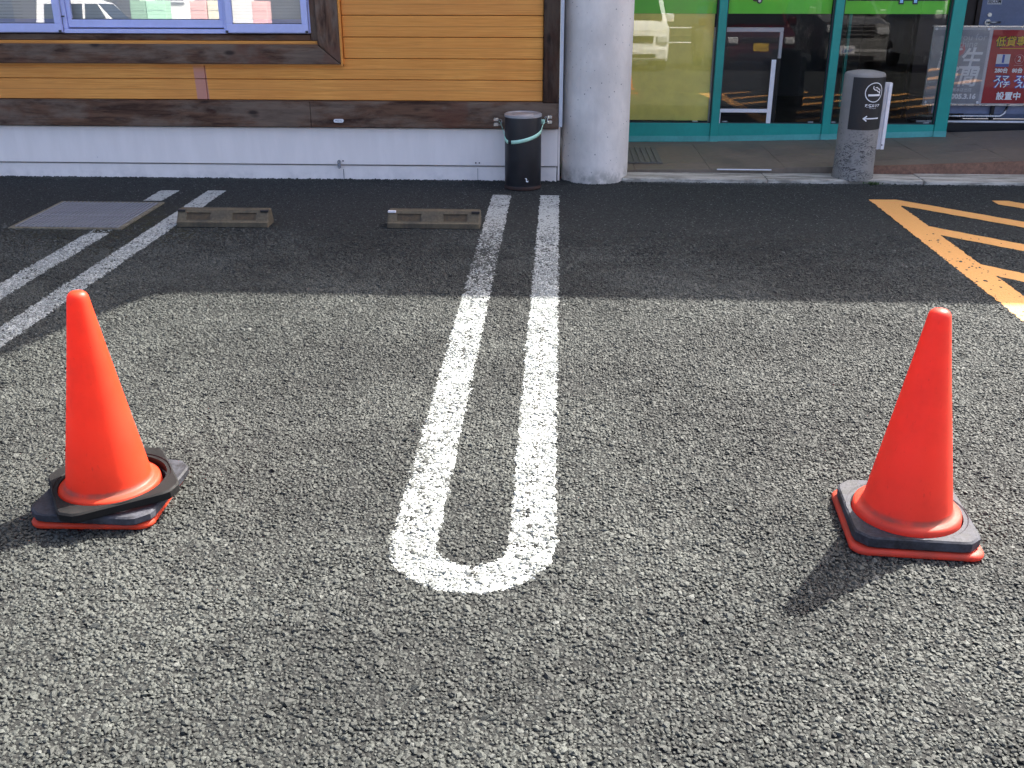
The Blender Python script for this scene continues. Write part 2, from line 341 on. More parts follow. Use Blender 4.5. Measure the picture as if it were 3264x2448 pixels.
# ================================================================== GROUND
gv = 400
ground = pyd('ground', [(-gv, -gv, 0), (gv, -gv, 0), (gv, gv, 0), (-gv, gv, 0)], [(0, 1, 2, 3)], 'asphalt'); tag(ground, kind='structure')

def wob(): return random.uniform(-.006, .006)
def wear_white(x, y):
    w = .0
    if -.6 < x < .1:
        left = x < -.24
        if left: w = .52 * max(0, 1 - abs(y - 5.75) / 1.0) + .06 * (y > 4.9)
        else: w = .20 * max(0, 1 - abs(y - 5.9) / .9)
        if y > 7.0: w += .1
        if left: w += .28 * max(0, 1 - abs(y - 3.25) / .55) * min(1, max(0, (-.36 - x) / .1))
    else: w = .0 + .06 * max(0, 1 - abs(y - 5.2) / 1.2)
    return w
def strip(name, path, width, m, label, z=.0014, wearf=None):
    """painted line: a sheet with ragged edges following a centre path"""
    vs, fs, wr = [], [], []; P = [Vector((*p, 0)) for p in path]; n = len(P)
    for i, p in enumerate(P):
        t = (P[min(i + 1, n - 1)] - P[max(i - 1, 0)]).normalized(); s = Vector((t.y, -t.x, 0))
        for k, u in enumerate((-1, -.5, 0, .5, 1)):
            q = p + s * (u * width / 2 + (wob() if abs(u) == 1 else 0)); vs.append((q.x, q.y, z)); wr.append(wearf(q.x, q.y) if wearf else 0.)
    for i in range(n - 1):
        for k in range(4): a = i * 5 + k; fs.append((a, a + 1, a + 6, a + 5))
    o = pyd(name, vs, fs, m, ground); at = o.data.attributes.new('wear', 'FLOAT', 'POINT'); at.data.foreach_set('value', wr); tag(o, label); return o
def seg(x, y0, y1, step=.02):
    n = max(2, int(abs(y1 - y0) / step)); return [(x, y0 + (y1 - y0) * i / n) for i in range(n + 1)]
def ushape(xl, xr, ytop, yc):
    r = (xr - xl) / 2; cx = (xl + xr) / 2
    arc = [(cx - r * math.cos(a), yc - r * math.sin(a)) for a in [math.pi * i / 30 for i in range(1, 30)]]
    return seg(xl, ytop, yc) + arc + seg(xr, yc, ytop)
LW = .139
strip('parking_line', ushape(-.4125, -.0575, 7.405, 2.58), LW, 'white_paint', 'long white U-shaped double parking line between the two cones', wearf=wear_white)
strip('parking_line', seg(-2.915, 7.45, 7.10), LW, 'white_paint', 'short white line dash behind the drain grate', wearf=wear_white)
strip('parking_line', seg(-2.915, 6.17, 2.58) + [(-2.7375 - .1775 * math.cos(a), 2.58 - .1775 * math.sin(a)) for a in [math.pi * i / 30 for i in range(1, 30)]] + seg(-2.56, 2.58, 7.46), LW, 'white_paint', 'white double parking line running past the drain grate at the left', wearf=wear_white)
# yellow no-parking hatching
yb = strip('hatch_line', seg(2.336, 7.365, 2.6), .168, 'yellow_paint', 'yellow border line of the hatched no-parking area', z=.0032)
for k, (c0, c1) in enumerate(((10.37, 10.60), (9.60, 9.82), (8.77, 9.0), (7.88, 8.11), (7.0, 7.23), (6.1, 6.33), (5.2, 5.43))):
    xs = 2.415; xe = 6.0; cm = (c0 + c1) / 2; hw = (c1 - c0) / 2; x0 = max(xs, cm - 7.36); 
    if cm - xe < 2.4: xe = cm - 2.4
    vs = []; fs = []; nn = max(4, int((xe - x0) / .03))
    for i in range(nn + 1):
        x = x0 + (xe - x0) * i / nn; ya, yb_ = min(7.365, cm + hw - x + wob()), min(7.366, cm - hw - x + wob())
        vs += [(x, ya, .0036), (x, yb_, .0036)]
    for i in range(nn): a = i * 2; fs.append((a, a + 1, a + 3, a + 2))
    o = pyd('hatch_line', vs, fs, 'yellow_paint', ground); o.data.attributes.new('wear', 'FLOAT', 'POINT')

# dark cracks in the paint
CR_ = []
def crack(pts, w):
    P = []
    for (a, b), (c, d) in zip(pts[:-1], pts[1:]):
        k = max(2, int(math.hypot(c - a, d - b) / .02)); P += [(a + (c - a) * i / k + random.uniform(-.006, .006), b + (d - b) * i / k) for i in range(k)]
    P.append(pts[-1]); vs, fs = [], []
    for i, (a, b) in enumerate(P):
        ww = w * random.uniform(.35, 1) * (0.3 if i in (0, len(P) - 1) else 1); vs += [(a - ww, b - ww * .3, .0058), (a + ww, b + ww * .3, .0058)]
    for i in range(len(P) - 1): a = i * 2; fs.append((a, a + 1, a + 3, a + 2))
    for a, b in P: CR_.append((a, b, w))
for pts, w in (([(-.062, 4.72), (-.055, 4.5), (-.07, 4.3), (-.06, 4.02)], .005), ([(-.07, 3.95), (-.058, 3.7), (-.075, 3.5)], .004), ([(-.05, 3.45), (-.06, 3.2), (-.05, 3.05)], .005), ([(-.07, 3.0), (-.085, 2.85), (-.07, 2.7)], .007), ([(-.12, 2.6), (-.09, 2.57), (-.05, 2.58)], .006), ([(-.40, 4.62), (-.412, 4.45), (-.39, 4.3)], .006), ([(-.42, 4.3), (-.40, 4.15), (-.405, 4.0)], .005), ([(-.455, 4.29), (-.39, 4.27), (-.36, 4.28)], .004), ([(-.40, 3.6), (-.415, 3.4)], .004), ([(-.22, 2.46), (-.215, 2.40)], .006), ([(-.1, 3.62), (-.02, 3.6)], .004), ([(-.115, 4.1), (-.03, 4.12)], .003), ([(-.445, 2.75), (-.43, 2.68)], .006)): crack(pts, w)

# ---- crushed stones bound in the asphalt (the near, sunlit part is real geometry)
def in_white(x, y):
    """signed distance to the white lines (negative inside)"""
    def ud(x, y, cx):
        r = .1775; d1 = np.minimum(np.abs(x - cx + r), np.abs(x - cx - r)); d2 = np.abs(np.hypot(x - cx, y - 2.58) - r)
        return np.where(y > 2.58, d1, d2) - LW / 2
    d = ud(x, y, -.235); return np.minimum(d, ud(x, y, -2.7375))
sp = .0110; ys = np.arange(1.15, 6.5, sp * .866); PX, PY = [], []
for i, y in enumerate(ys):
    hwid = .56 * y + (.55 if y < 5 else .3); xs = np.arange(-hwid, hwid, sp) + (sp / 2 if i % 2 else 0); PX.append(xs); PY.append(np.full(xs.shape, y))
NE = 5200      # loose, ragged asphalt edge along the wall, column and kerb
ex = np.concatenate([rng.uniform(-5.2, -.02, NE), rng.uniform(.5, 4.6, NE), .286 + .272 * np.cos(t_ := rng.uniform(3.3, 6.2, 900))]); ey = np.concatenate([7.894 - np.abs(rng.normal(0, .022, NE)), 7.885 - np.abs(rng.normal(0, .02, NE)), 8.075 + .272 * np.sin(t_) - np.abs(rng.normal(0, .015, 900))])
PX.append(ex); PY.append(ey); PX = np.concatenate(PX); PY = np.concatenate(PY); n0 = len(PX); edge = PY > 7
PX = PX + rng.uniform(-.36, .36, n0) * sp; PY = PY + rng.uniform(-.36, .36, n0) * sp
side_ = np.clip((.56 * PY + .55 - np.abs(PX)) / .25, 0, 1); keep = (rng.random(n0) < np.maximum(side_, edge)); keep &= (rng.random(n0) < np.clip((6.5 - PY) / 1.0, 0, 1) * .97) | edge
cxy = PX + PY; ylw = (PX > 2.25) & (PX < 2.422)
for c0, c1 in ((9.60, 9.82), (8.77, 9.0), (7.88, 8.11), (7.0, 7.23), (6.1, 6.33), (5.2, 5.43)): ylw |= (PX > 2.4) & (cxy > c0) & (cxy < c1)
keep &= ~(ylw & (PY > 2.6) & (PY < 7.37)) | (rng.random(n0) < .06)
PX, PY = PX[keep], PY[keep]; n0 = len(PX); edge = PY > 7
rad = rng.gamma(14, 1 / 14., n0) * .0060
scl = np.stack([rad * rng.uniform(.85, 1.3, n0), rad * rng.uniform(.75, 1.1, n0), rad * rng.uniform(.55, .85, n0)], 1)
def vnoise(x, y, cell, seed):
    r = np.random.default_rng(seed); g = r.random((256, 256)); u = x / cell; v = y / cell; i = np.floor(u).astype(int); j = np.floor(v).astype(int); fu = u - i; fv = v - j
    fu = fu * fu * (3 - 2 * fu); fv = fv * fv * (3 - 2 * fv); G_ = lambda a, b: g[a % 256, b % 256]
    return (G_(i, j) * (1 - fu) + G_(i + 1, j) * fu) * (1 - fv) + (G_(i, j + 1) * (1 - fu) + G_(i + 1, j + 1) * fu) * fv
lump = vnoise(PX + .3 * PY, PY, .032, 5) * .6 + vnoise(PX, PY, .09, 6) * .4
PZ = rng.normal(.0004, .0009, n0) + (lump - .5) * .0052; PZ = np.where(rng.random(n0) < .05, -.004, PZ)
PZ = np.where(edge, np.maximum(0, .009 - np.abs(7.9 - PY) * .2) * rng.random(n0), PZ)
rot = np.stack([rng.normal(0, .28, n0), rng.normal(0, .28, n0), rng.uniform(0, 6.283, n0)], 1)
sd = np.where(edge, 1., in_white(PX, PY) + rng.normal(0, .0045, n0))
pnt = np.where(sd < 0, np.where(rng.random(n0) < np.where(PY > 4.9, .85, np.clip(.18 + (PY - 2.3) * .19, .14, .6)), rng.uniform(.7, 1.0, n0), np.where(rng.random(n0) < .14, rng.uniform(.0, .2, n0), rng.uniform(.3, .65, n0))), 0.)  # worn paint coverage, plus whiter colour beyond the shade edge to lighten shaded lines
wv = np.array([wear_white(a, b) if s < 0 else 0 for a, b, s in zip(PX, PY, sd)]); pnt = np.where(rng.random(n0) < wv * 1.5, pnt * .1, pnt)
pnt = np.where((PX > 2.22) & (sd > 0), 0, pnt)
crk_v = np.zeros(n0)
for a, b, w in CR_:
    h_ = np.hypot(PX - a, (PY - b) * .7) < w + .004; pnt[h_] = 0; crk_v[h_] = 1
PZ = np.where(crk_v > 0, PZ - .001, PZ)
me = bpy.data.meshes.new('asphalt_stones'); me.vertices.add(n0); me.vertices.foreach_set('co', np.stack([PX, PY, PZ], 1).ravel())
for nm, typ, key, arr in (('val', 'FLOAT', 'value', np.where(crk_v > 0, .05, rng.beta(2.0, 2.1, n0))), ('paint', 'FLOAT', 'value', pnt), ('scl', 'FLOAT_VECTOR', 'vector', scl.ravel()), ('rot', 'FLOAT_VECTOR', 'vector', rot.ravel()), ('pick', 'INT', 'value', rng.integers(0, 5, n0))):
    a = me.attributes.new(nm, typ, 'POINT'); a.data.foreach_set(key, arr)
st = bpy.data.objects.new('asphalt_stones', me); COL.objects.link(st); st.parent = ground; tag(st, 'grey crushed stones of the sunlit asphalt', kind='stuff'); me.materials.append(MAT['stone'])
ng = bpy.data.node_groups.new('stone_scatter', 'GeometryNodeTree'); ng.interface.new_socket('Geometry', in_out='INPUT', socket_type='NodeSocketGeometry'); ng.interface.new_socket('Geometry', in_out='OUTPUT', socket_type='NodeSocketGeometry')
gn = ng.nodes; gl = ng.links; gi = gn.new('NodeGroupInput'); go = gn.new('NodeGroupOutput'); g2i = gn.new('GeometryNodeGeometryToInstance')
for k in range(5):
    ico = gn.new('GeometryNodeMeshIcoSphere'); ico.inputs['Radius'].default_value = 1.0; ico.inputs['Subdivisions'].default_value = 1
    rv = gn.new('FunctionNodeRandomValue'); rv.data_type = 'FLOAT_VECTOR'; rv.inputs[0].default_value = (-.3, -.3, -.22); rv.inputs[1].default_value = (.3, .3, .22)
    [s for s in rv.inputs if s.name == 'Seed'][0].default_value = k * 13 + 3
    spn = gn.new('GeometryNodeSetPosition'); gl.new(ico.outputs['Mesh'], spn.inputs['Geometry']); gl.new(rv.outputs[0], spn.inputs['Offset'])
    sm = gn.new('GeometryNodeSetMaterial'); sm.inputs['Material'].default_value = MAT['stone']; gl.new(spn.outputs[0], sm.inputs[0]); gl.new(sm.outputs[0], g2i.inputs[0])
def nattr(name, typ):
    a = gn.new('GeometryNodeInputNamedAttribute'); a.data_type = typ; a.inputs['Name'].default_value = name; return a.outputs[0]
iop = gn.new('GeometryNodeInstanceOnPoints'); gl.new(gi.outputs[0], iop.inputs['Points']); gl.new(g2i.outputs[0], iop.inputs['Instance'])
iop.inputs['Pick Instance'].default_value = True; gl.new(nattr('pick', 'INT'), iop.inputs['Instance Index']); gl.new(nattr('rot', 'FLOAT_VECTOR'), iop.inputs['Rotation']); gl.new(nattr('scl', 'FLOAT_VECTOR'), iop.inputs['Scale'])
gl.new(iop.outputs[0], go.inputs[0]); md = st.modifiers.new('scatter', 'NODES'); md.node_group = ng

# ================================================================== PAVEMENT in front of the shop
def fz(x): return .048 + max(0., (x - 1.0)) * .0235 + max(0, x - 2.6) * .012      # the paving ramps up to the right
pave = prism('pavement', [(.02, 8.15), (7, 8.33), (7, 13), (.02, 13)], -.02, .018, 'joint'); tag(pave, kind='structure')
kerb = thing('kerb', 'low weathered concrete kerb strip along the shop pavement', 'kerb', (3.5, 8, 0))
del kerb['label'], kerb['category']; kerb['kind'] = 'structure'
for k, (a, b) in enumerate(((.50, 1.62), (1.625, 2.82), (2.825, 4.02), (4.025, 5.4), (5.405, 7.0))):
    bm = bmesh.new(); vs = bx(bm, a, b, 7.90 + .02 * math.sin(k * 2), 8.15 + .05 * k * .5, -.05, .034 + .003 * math.sin(k * 5), .008, 2); from_bm('kerb_stone', bm, 'kerb', kerb)
tx = .02
row = [(8.16, 8.46), (8.463, 8.763), (8.766, 9.066), (9.069, 9.42), (9.423, 9.72)]
xs_ = [.02 + .60 * i for i in range(12)]
for a in xs_:
    for j, (y0, y1) in enumerate(row):
        a1 = a + .597; sh = max(0, (a - .5)) * .026 if j == 0 else 0
        if j == 0: y0 = y0 + .026 * max(0, a)
        bm = bmesh.new(); v = bx(bm, a, a1, y0, y1, .0, .05)
        for q in v:
            if q.co.z > .02: q.co.z = fz(q.co.x) + (.0 if j else 0) + random.uniform(-.0008, .0008)
        from_bm('tile', bm, 'tile', pave)
box('white_bar', 1.27, 1.70, 8.166, 8.180, .052, .060, 'white_metal', pave)
# red granite edging under the ramp
gr_ = []
for i in range(9):
    x0 = 2.45 + i * .5; x1 = x0 + .497; y = 8.135 + .026 * x0
    bm = bmesh.new(); v = bx(bm, x0, x1, y + .002, y + .03, .0, .05)
    for q in v:
        if q.co.z > .02: q.co.z = fz(q.co.x) + .004
    from_bm('granite_edging', bm, 'granite', pave)

# ================================================================== TIMBER-CLAD BUILDING
B = thing('timber_building', 'orange board-clad building with dark timber beams on a pale plinth', 'building', (-4, 7.9, 0))
XL = -9.0
box('plinth', XL, -.012, 7.90, 8.3, -.05, .112, 'plinth', B, .004)
box('plinth', XL, -.006, 7.884, 8.3, .1225, .404, 'plinth', B, .004); box('painted_shadow_strip', XL, -.02, 7.90, 8.3, .4045, .4135, 'dark_print', B)  # dark strip below the beam paints in its shadow line
box('plinth_joint', XL, -.02, 7.93, 8.3, .11, .125, 'dark_print', B)
box('beam', XL, -1.9, 7.836, 8.3, .414, .602, 'wood_x', B, .006, 2)
box('beam', -1.898, -.002, 7.837, 8.3, .414, .603, 'wood_x', B, .006, 2)
box('sill_strip', XL, -.125, 7.842, 8.3, .604, .609, 'wood_x', B)
PX0, PX1 = -.122, -.002
box('corner_post', PX0, PX1, 7.838, 8.2, .605, 3.898, 'wood_dark', B, .006, 2)
box('corner_trim', .0, .026, 7.832, 9.48, .43, 3.9, 'grey_trim', B, .002)
box('side_wall', -.004, .012, 7.95, 9.48, -.05, .43, 'plinth', B)
zs = [.611 + .1528 * i for i in range(22)]
def board(a, b, i): box('siding_board', a, b, 7.870, 7.90, zs[i] + .0024, zs[i] + .1528 - .0014, 'siding', B, .0045)
CL, CR, CB, CT = -4.62, -1.640, .879, 2.45          # window casing outline
for i in range(21):
    z0, z1 = zs[i], zs[i] + .1528
    if z1 <= CB + .13 and i < 2: board(XL, -2.694, i); board(-2.690, PX0 - .003, i)
    elif z0 < CT: board(XL, CL - .005, i); board(CR + .02, PX0 - .003, i)
    else: board(XL, -2.694, i); board(-2.690, PX0 - .003, i)
box('backing_wall', XL, -4.44, 7.902, 8.2, .61, 3.9, 'brown_wall', B); box('backing_wall', -1.80, -.01, 7.902, 8.2, .61, 3.9, 'brown_wall', B)
box('backing_wall', -4.438, -1.802, 7.902, 8.2, .61, 1.0, 'brown_wall', B); box('backing_wall', -4.438, -1.802, 7.902, 8.2, 2.36, 3.9, 'brown_wall', B)
# casing with mitred corners
def casing(poly, m, y0=7.826, name='window_casing'): prism(name, poly, y0, 7.905, m, B, .005, 'XZ')
IL, IR, IB, IT = CL + .165, CR - .165, CB + .14, CT - .14
casing([(CL, CB), (CR, CB), (IR - .004, IB), (IL + .004, IB)], 'wood_x'); casing([(CL, CT), (IL, IT), (IR, IT), (CR, CT)], 'wood_x')
casing([(CR + .0, CB + .006), (CR, CT - .006), (IR, IT - .003), (IR, IB + .004)], 'wood_z'); casing([(CL, CB + .006), (IL, IB + .004), (IL, IT - .003), (CL, CT - .006)], 'wood_z')
box('casing_edge', CR + .002, CR + .016, 7.836, 7.90, CB - .012, CT, 'siding', B); box('casing_edge', CL, CR + .016, 7.84, 7.90, CB - .012, CB - .002, 'siding', B)
box('reveal_sill', IL, IR, 7.868, 8.1, IB - .01, IB + .022, 'siding', B)
box('reveal_sill', IL, IR - .06, 7.885, 8.1, IB + .024, IB + .066, 'wood_x', B, .004)
box('reveal_jamb', IR - .055, IR - .001, 7.872, 8.1, IB + .024, IT, 'wood_z', B, .003); box('reveal_jamb', IL + .001, IL + .055, 7.872, 8.1, IB + .024, IT, 'wood_z', B, .003)
# window: recessed middle sash and two projecting side sashes
WN = thing('window', None, None, (-3.1, 7.88, 1.09)); WN.parent = B; WN.location = Vector((-3.1, 7.88, 1.09)) - OFF[B.name]
wz0, wz1 = 1.095, 2.28
def sash(x0, x1, y, zb, rail, st, gz, side):
    bm = bmesh.new(); d = .035
    bx(bm, x0, x1, y, y + d, zb, zb + rail, .003); bx(bm, x0, x1, y, y + d, wz1 - .05, wz1, .003)
    bx(bm, x0, x0 + st, y + .001, y + d - .001, zb + rail, wz1 - .05, .003); bx(bm, x1 - st, x1, y + .001, y + d - .001, zb + rail, wz1 - .05, .003)
    from_bm('sash', bm, 'blue', WN)
    box('gasket', x0 + st, x1 - st, y + .006, y + .012, zb + rail, zb + rail + .005, 'dark_print', WN)
    tl = R(1.38); g = pyd('pane', [(x0 + st, y + .016, zb + rail), (x1 - st, y + .016, zb + rail), (x1 - st, y + .016 + math.tan(tl) * (wz1 - zb), wz1 - .05), (x0 + st, y + .016 + math.tan(tl) * (wz1 - zb), wz1 - .05)], [(0, 1, 2, 3)], 'glass_w', WN)
sash(-4.40, -3.735, 7.842, 1.100, .062, .048, 0, 1); sash(-2.482, -1.868, 7.842, 1.100, .062, .048, 0, 1)
sash(-3.70, -2.515, 7.892, 1.132, .056, .030, 0, 0)
box('frame', -3.73, -2.487, 7.868, 7.93, 1.092, 1.122, 'blue', WN, .003); box('frame', -3.733, -3.703, 7.876, 7.93, 1.122, wz1, 'blue', WN, .003); box('frame', -2.512, -2.485, 7.876, 7.93, 1.122, wz1, 'blue', WN, .003)
box('frame', IL + .056, -3.735, 7.893, 7.95, 1.092, 1.11, 'blue', WN, .002); box('frame', -2.483, IR - .056, 7.893, 7.95, 1.092, 1.11, 'blue', WN, .002); box('frame', IR - .062, IR - .052, 7.87, 7.93, 1.1, wz1, 'blue', WN)
box('frame', IL + .056, IR - .056, 7.87, 7.95, wz1 + .003, wz1 + .04, 'blue', WN, .003)
for sx in (-3.745, -2.478, -1.878): box('corner_block', sx - .012, sx + .008, 7.838, 7.846, 1.098, 1.116, 'dark_print', WN)
box('inner_rail', -4.36, -3.78, 7.93, 7.955, 1.12, 1.19, 'blue', WN); box('inner_rail', -2.44, -1.91, 7.93, 7.955, 1.12, 1.19, 'blue', WN)
box('latch', -3.728, -3.712, 7.858, 7.876, 1.208, 1.216, 'dark_print', WN)
for i in range(50):
    z = 1.13 + i * .0225
    if z > wz1: break
    pyd('blind_slat', [(-4.40, 7.985, z), (-1.88, 7.985, z), (-1.88, 7.993, z + .0205), (-4.40, 7.993, z + .0205)], [(0, 1, 2, 3)], 'blind', WN)
box('room_back', -4.43, -1.81, 8.6, 8.65, .9, 2.4, 'soffit', B); box('room_side', -4.437, -4.40, 8.1, 8.6, 1.0, 2.4, 'interior', B); box('room_side', -1.84, -1.803, 8.1, 8.6, 1.0, 2.4, 'interior', B)
# small fittings on the beam and plinth
lb = prism('name_plate', [(-1.683 + .026 * (1 if c > 0 else -1) + .013 * math.cos(a), .466 + .013 * math.sin(a)) for a, c in [(R(t), 1) for t in range(-90, 91, 20)] + [(R(t), -1) for t in range(90, 271, 20)]], 7.828, 7.8358, 'white_metal', B, 0, 'XZ')
text_wall('lettering', 'o  MoLTe  o', .017, -1.683, 7.8275, .466, 'dark_print', lb)
hk = prism('anchor_bracket', [(-1.71 + .011 * math.cos(a), .128 + (.022 if a < math.pi else -.022) + .011 * math.sin(a)) for a in [R(t) for t in range(0, 361, 24)]], 7.862, 7.884, 'galv', B, .002, 'XZ')
lathe('bolt', [(.006, 7.853), (.006, 7.862)], 'steel', hk, 10, (-1.71, 0, .148), axis='Y'); lathe('bolt', [(.006, 7.853), (.006, 7.862)], 'steel', hk, 10, (-1.71, 0, .108), axis='Y')
box('plinth_crack', -1.686, -1.682, 7.897, 7.90, .0, .085, 'dark_print', B); box('plinth_crack', -.628, -.6255, 7.898, 7.90, .0, .1, 'dark_print', B)
for x in (-1.68, -.64, -.612): lathe('screw_hole', [(.006, 7.880), (.006, 7.886)], 'dark_print', B, 10, (x, 0, .152 if x < -1 else .145), axis='Y')
for x in (-.477, -.07):
    zt = .487 if x < -.3 else .507
    for dz in (0, -.037):
        e = box('eye_plate', x - .018, x + .018, 7.826, 7.8365, zt + dz - .009 - .006, zt + dz + .009, 'steel', B, .002)
        lathe('screw', [(.0045, 7.822), (.0045, 7.827)], 'chrome', e, 8, (x - .010, 0, zt + dz), axis='Y')
    rg = [(x + (.03 if x < -.3 else -.03) + .014 * math.cos(a), 7.822 + .004 * math.sin(a * 2), zt - .022 + .022 * math.sin(a)) for a in [2 * math.pi * k / 16 for k in range(16)]]
    tube('wire_loop', rg, .0022, 'steel', B, 6, True)
# roof with wide curved eave on the left; its edge throws the big shade line
RT = 5.5; RB = 5.28
box('upper_wall', XL, -.01, 7.872, 8.2, 3.9, RB - .022, 'siding', B); box('upper_trim', XL, .026, 7.838, 7.871, 3.9, 4.1, 'wood_x', B)
eave = [(-12, 16), (-12, 7.05), (.30, 7.05), (.62, 7.12), (.80, 7.36), (.92, 7.76), (1.06, 8.15), (1.17, 8.37), (1.28, 8.52), (1.42, 8.59), (1.42, 16)]
prism('roof', eave, RB, RT, 'roof', B)
prism('soffit', [(-11.98, 15.9), (-11.98, 7.08), (.28, 7.08), (.58, 7.15), (.77, 7.38), (.89, 7.78), (1.03, 8.18), (1.15, 8.42), (1.38, 8.65), (1.38, 15.9)], RB - .02, RB - .003, 'soffit', B)

# ================================================================== ROUND COLUMN
lathe('concrete_column', [(.262, -.05), (.262, .4), (.2615, 1.5), (.2615, 3.0), (.2615, 5.25)], 'column', None, 72, (.286, 8.075, 0))
tag(bpy.data.objects['concrete_column'], 'thick round pale concrete column between the timber wall and the shop glass', 'column')

# ================================================================== SHOP FRONT
S = thing('shop_front', 'teal framed glass shop front with yellow panel and green band', 'shop front', (1.8, 9.5, 0))
YF = 9.5
def rail(a, b, top=.222, name='bottom_rail'):
    bm = bmesh.new(); v = bx(bm, a, b, YF, YF + .08, .05, top)
    for q in v:
        if q.co.z < .1: q.co.z = fz(q.co.x) - .012
    return from_bm(name, bm, 'teal', S)
for a, b in ((.03, 1.384), (1.460, 2.388), (2.466, 3.396)):
    rail(a, b)
    bm = bmesh.new(); v = bx(bm, a, b, YF - .006, YF - .001, .0, .05)
    for q in v: q.co.z = fz(q.co.x) + (.001 if q.co.z < .02 else .05)
    from_bm('kick_strip', bm, 'teal_pale', S)
for a, b in ((1.386, 1.458), (2.390, 2.464), (3.398, 3.508)):
    box('mullion', a, b, YF - .012, YF + .09, fz(a) + .001, 2.6, 'teal', S, .003)
    bm = bmesh.new(); bx(bm, a - .002, b + .002, YF - .016, YF - .0125, fz(a) + .002, fz(a) + .052); from_bm('kick_strip', bm, 'teal_pale', S)
box('head_rail', .03, 3.51, YF - .004, YF + .08, 2.601, 2.75, 'teal', S, .003)
box('fascia', .03, 7.0, YF - .02, YF + .3, 2.752, 3.9, 'soffit', S)
panes = ((.05, 1.384), (1.46, 2.388), (2.466, 3.396)); tilt = (R(1.4), R(1.35), R(1.45)); yawp = (R(.3), R(-.35), R(.45))
for (a, b), t, yw in zip(panes, tilt, yawp):
    h = 2.6 - .222; dy = math.tan(t) * h; dw = math.tan(yw) * (b - a); y = YF + .02
    pyd('pane', [(a, y, .222), (b, y + dw, .222), (b, y + dw + dy, 2.6), (a, y + dy, 2.6)], [(0, 1, 2, 3)], 'glass_f' if a < 1 else 'glass', S)
    box('gasket', a, a + .008, YF + .004, YF + .018, .222, 2.6, 'dark_print', S); box('gasket', b - .012, b, YF + .004, YF + .018, .222, 2.6, 'dark_print', S); box('gasket', a, b, YF + .004, YF + .018, .2222, .229, 'dark_print', S)
box('yellow_panel', .05, 1.365, YF + .072, YF + .078, .236, 1.158, 'yellow_film', S)
for (a, b) in ((.05, 1.372), (1.462, 2.376), (2.468, 3.384)):
    box('green_band', a, b, YF + .062, YF + .066, 1.16, 1.62, 'green_film', S)
sb_ = box('band_sign', 2.50, 3.36, YF + .057, YF + .061, 1.268, 1.5, 'dark_print', S)
for x in (2.965, 3.085):
    box('letter_outline', x - .022, x + .022, YF + .052, YF + .056, 1.240, 1.5, 'dark_print', sb_); box('letter', x - .013, x + .013, YF + .047, YF + .051, 1.252, 1.5, 'sky_print', sb_)
for x, z in ((1.70, 1.285), (1.74, 1.268)): lathe('band_letter', [(.024, YF + .05), (.024, YF + .058)], 'dark_print' if z > 1.28 else 'dark_print', S, 20, (x, 0, z), axis='Y')
lathe('band_letter', [(.013, YF + .044), (.013, YF + .049)], 'white_print', S, 16, (1.74, 0, 1.268), axis='Y')
# interior behind the glass
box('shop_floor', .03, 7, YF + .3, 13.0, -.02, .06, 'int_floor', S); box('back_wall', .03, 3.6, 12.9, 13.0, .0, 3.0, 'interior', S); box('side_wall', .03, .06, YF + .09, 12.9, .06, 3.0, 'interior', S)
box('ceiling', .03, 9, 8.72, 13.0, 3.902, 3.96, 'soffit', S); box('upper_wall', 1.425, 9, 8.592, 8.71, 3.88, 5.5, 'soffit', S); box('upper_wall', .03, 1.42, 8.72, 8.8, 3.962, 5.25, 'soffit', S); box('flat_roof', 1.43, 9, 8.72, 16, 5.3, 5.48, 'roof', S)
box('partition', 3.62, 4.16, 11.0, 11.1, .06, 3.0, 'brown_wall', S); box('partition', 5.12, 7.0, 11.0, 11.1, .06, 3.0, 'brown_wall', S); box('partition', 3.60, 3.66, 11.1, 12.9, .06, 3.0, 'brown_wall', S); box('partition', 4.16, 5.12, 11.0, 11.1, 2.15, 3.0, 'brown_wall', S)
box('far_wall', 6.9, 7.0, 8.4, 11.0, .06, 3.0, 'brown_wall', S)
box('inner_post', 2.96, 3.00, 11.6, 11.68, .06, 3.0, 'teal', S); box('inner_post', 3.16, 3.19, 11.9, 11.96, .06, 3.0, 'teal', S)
for x, y in ((1.25, YF + .05), (1.52, YF + .05), (2.30, YF + .05), (2.50, YF + .05), (3.34, YF + .05)): box('sill_debris', x - .025, x + .025, y, y + .02, .2225, .236, 'white_metal', S, .004)
# white-framed board standing inside the second pane
A = thing('framed_board', 'white framed dark board standing just inside the second shop pane', 'sign board', (1.70, 9.62, .06))
ay = 9.60
box('top_rail', 1.40, 1.985, ay, ay + .03, 1.005, 1.042, 'grey_print', A, .003); box('stile', 1.955, 1.985, ay, ay + .03, .78, 1.004, 'grey_print', A, .003)
box('lower_stile', 1.885, 1.925, 9.503, 9.512, .2225, .778, 'white_metal', A, .002); box('bottom_rail', 1.461, 1.884, 9.503, 9.512, .318, .350, 'white_metal', A, .002); box('lower_stile', 1.462, 1.470, 9.5035, 9.512, .2225, .317, 'white_metal', A); box('stile', 1.935, 1.985, ay - .001, ay + .031, .07, .778, 'black_metal', A, .003)
box('stile', 1.37, 1.399, ay, ay + .03, .07, 1.042, 'white_metal', A, .003); box('panel', 1.40, 1.953, ay + .012, ay + .02, .346, 1.004, 'black_metal', A); box('foot', 1.37, 1.985, ay - .0, ay + .15, .061, .069, 'black_metal', A)
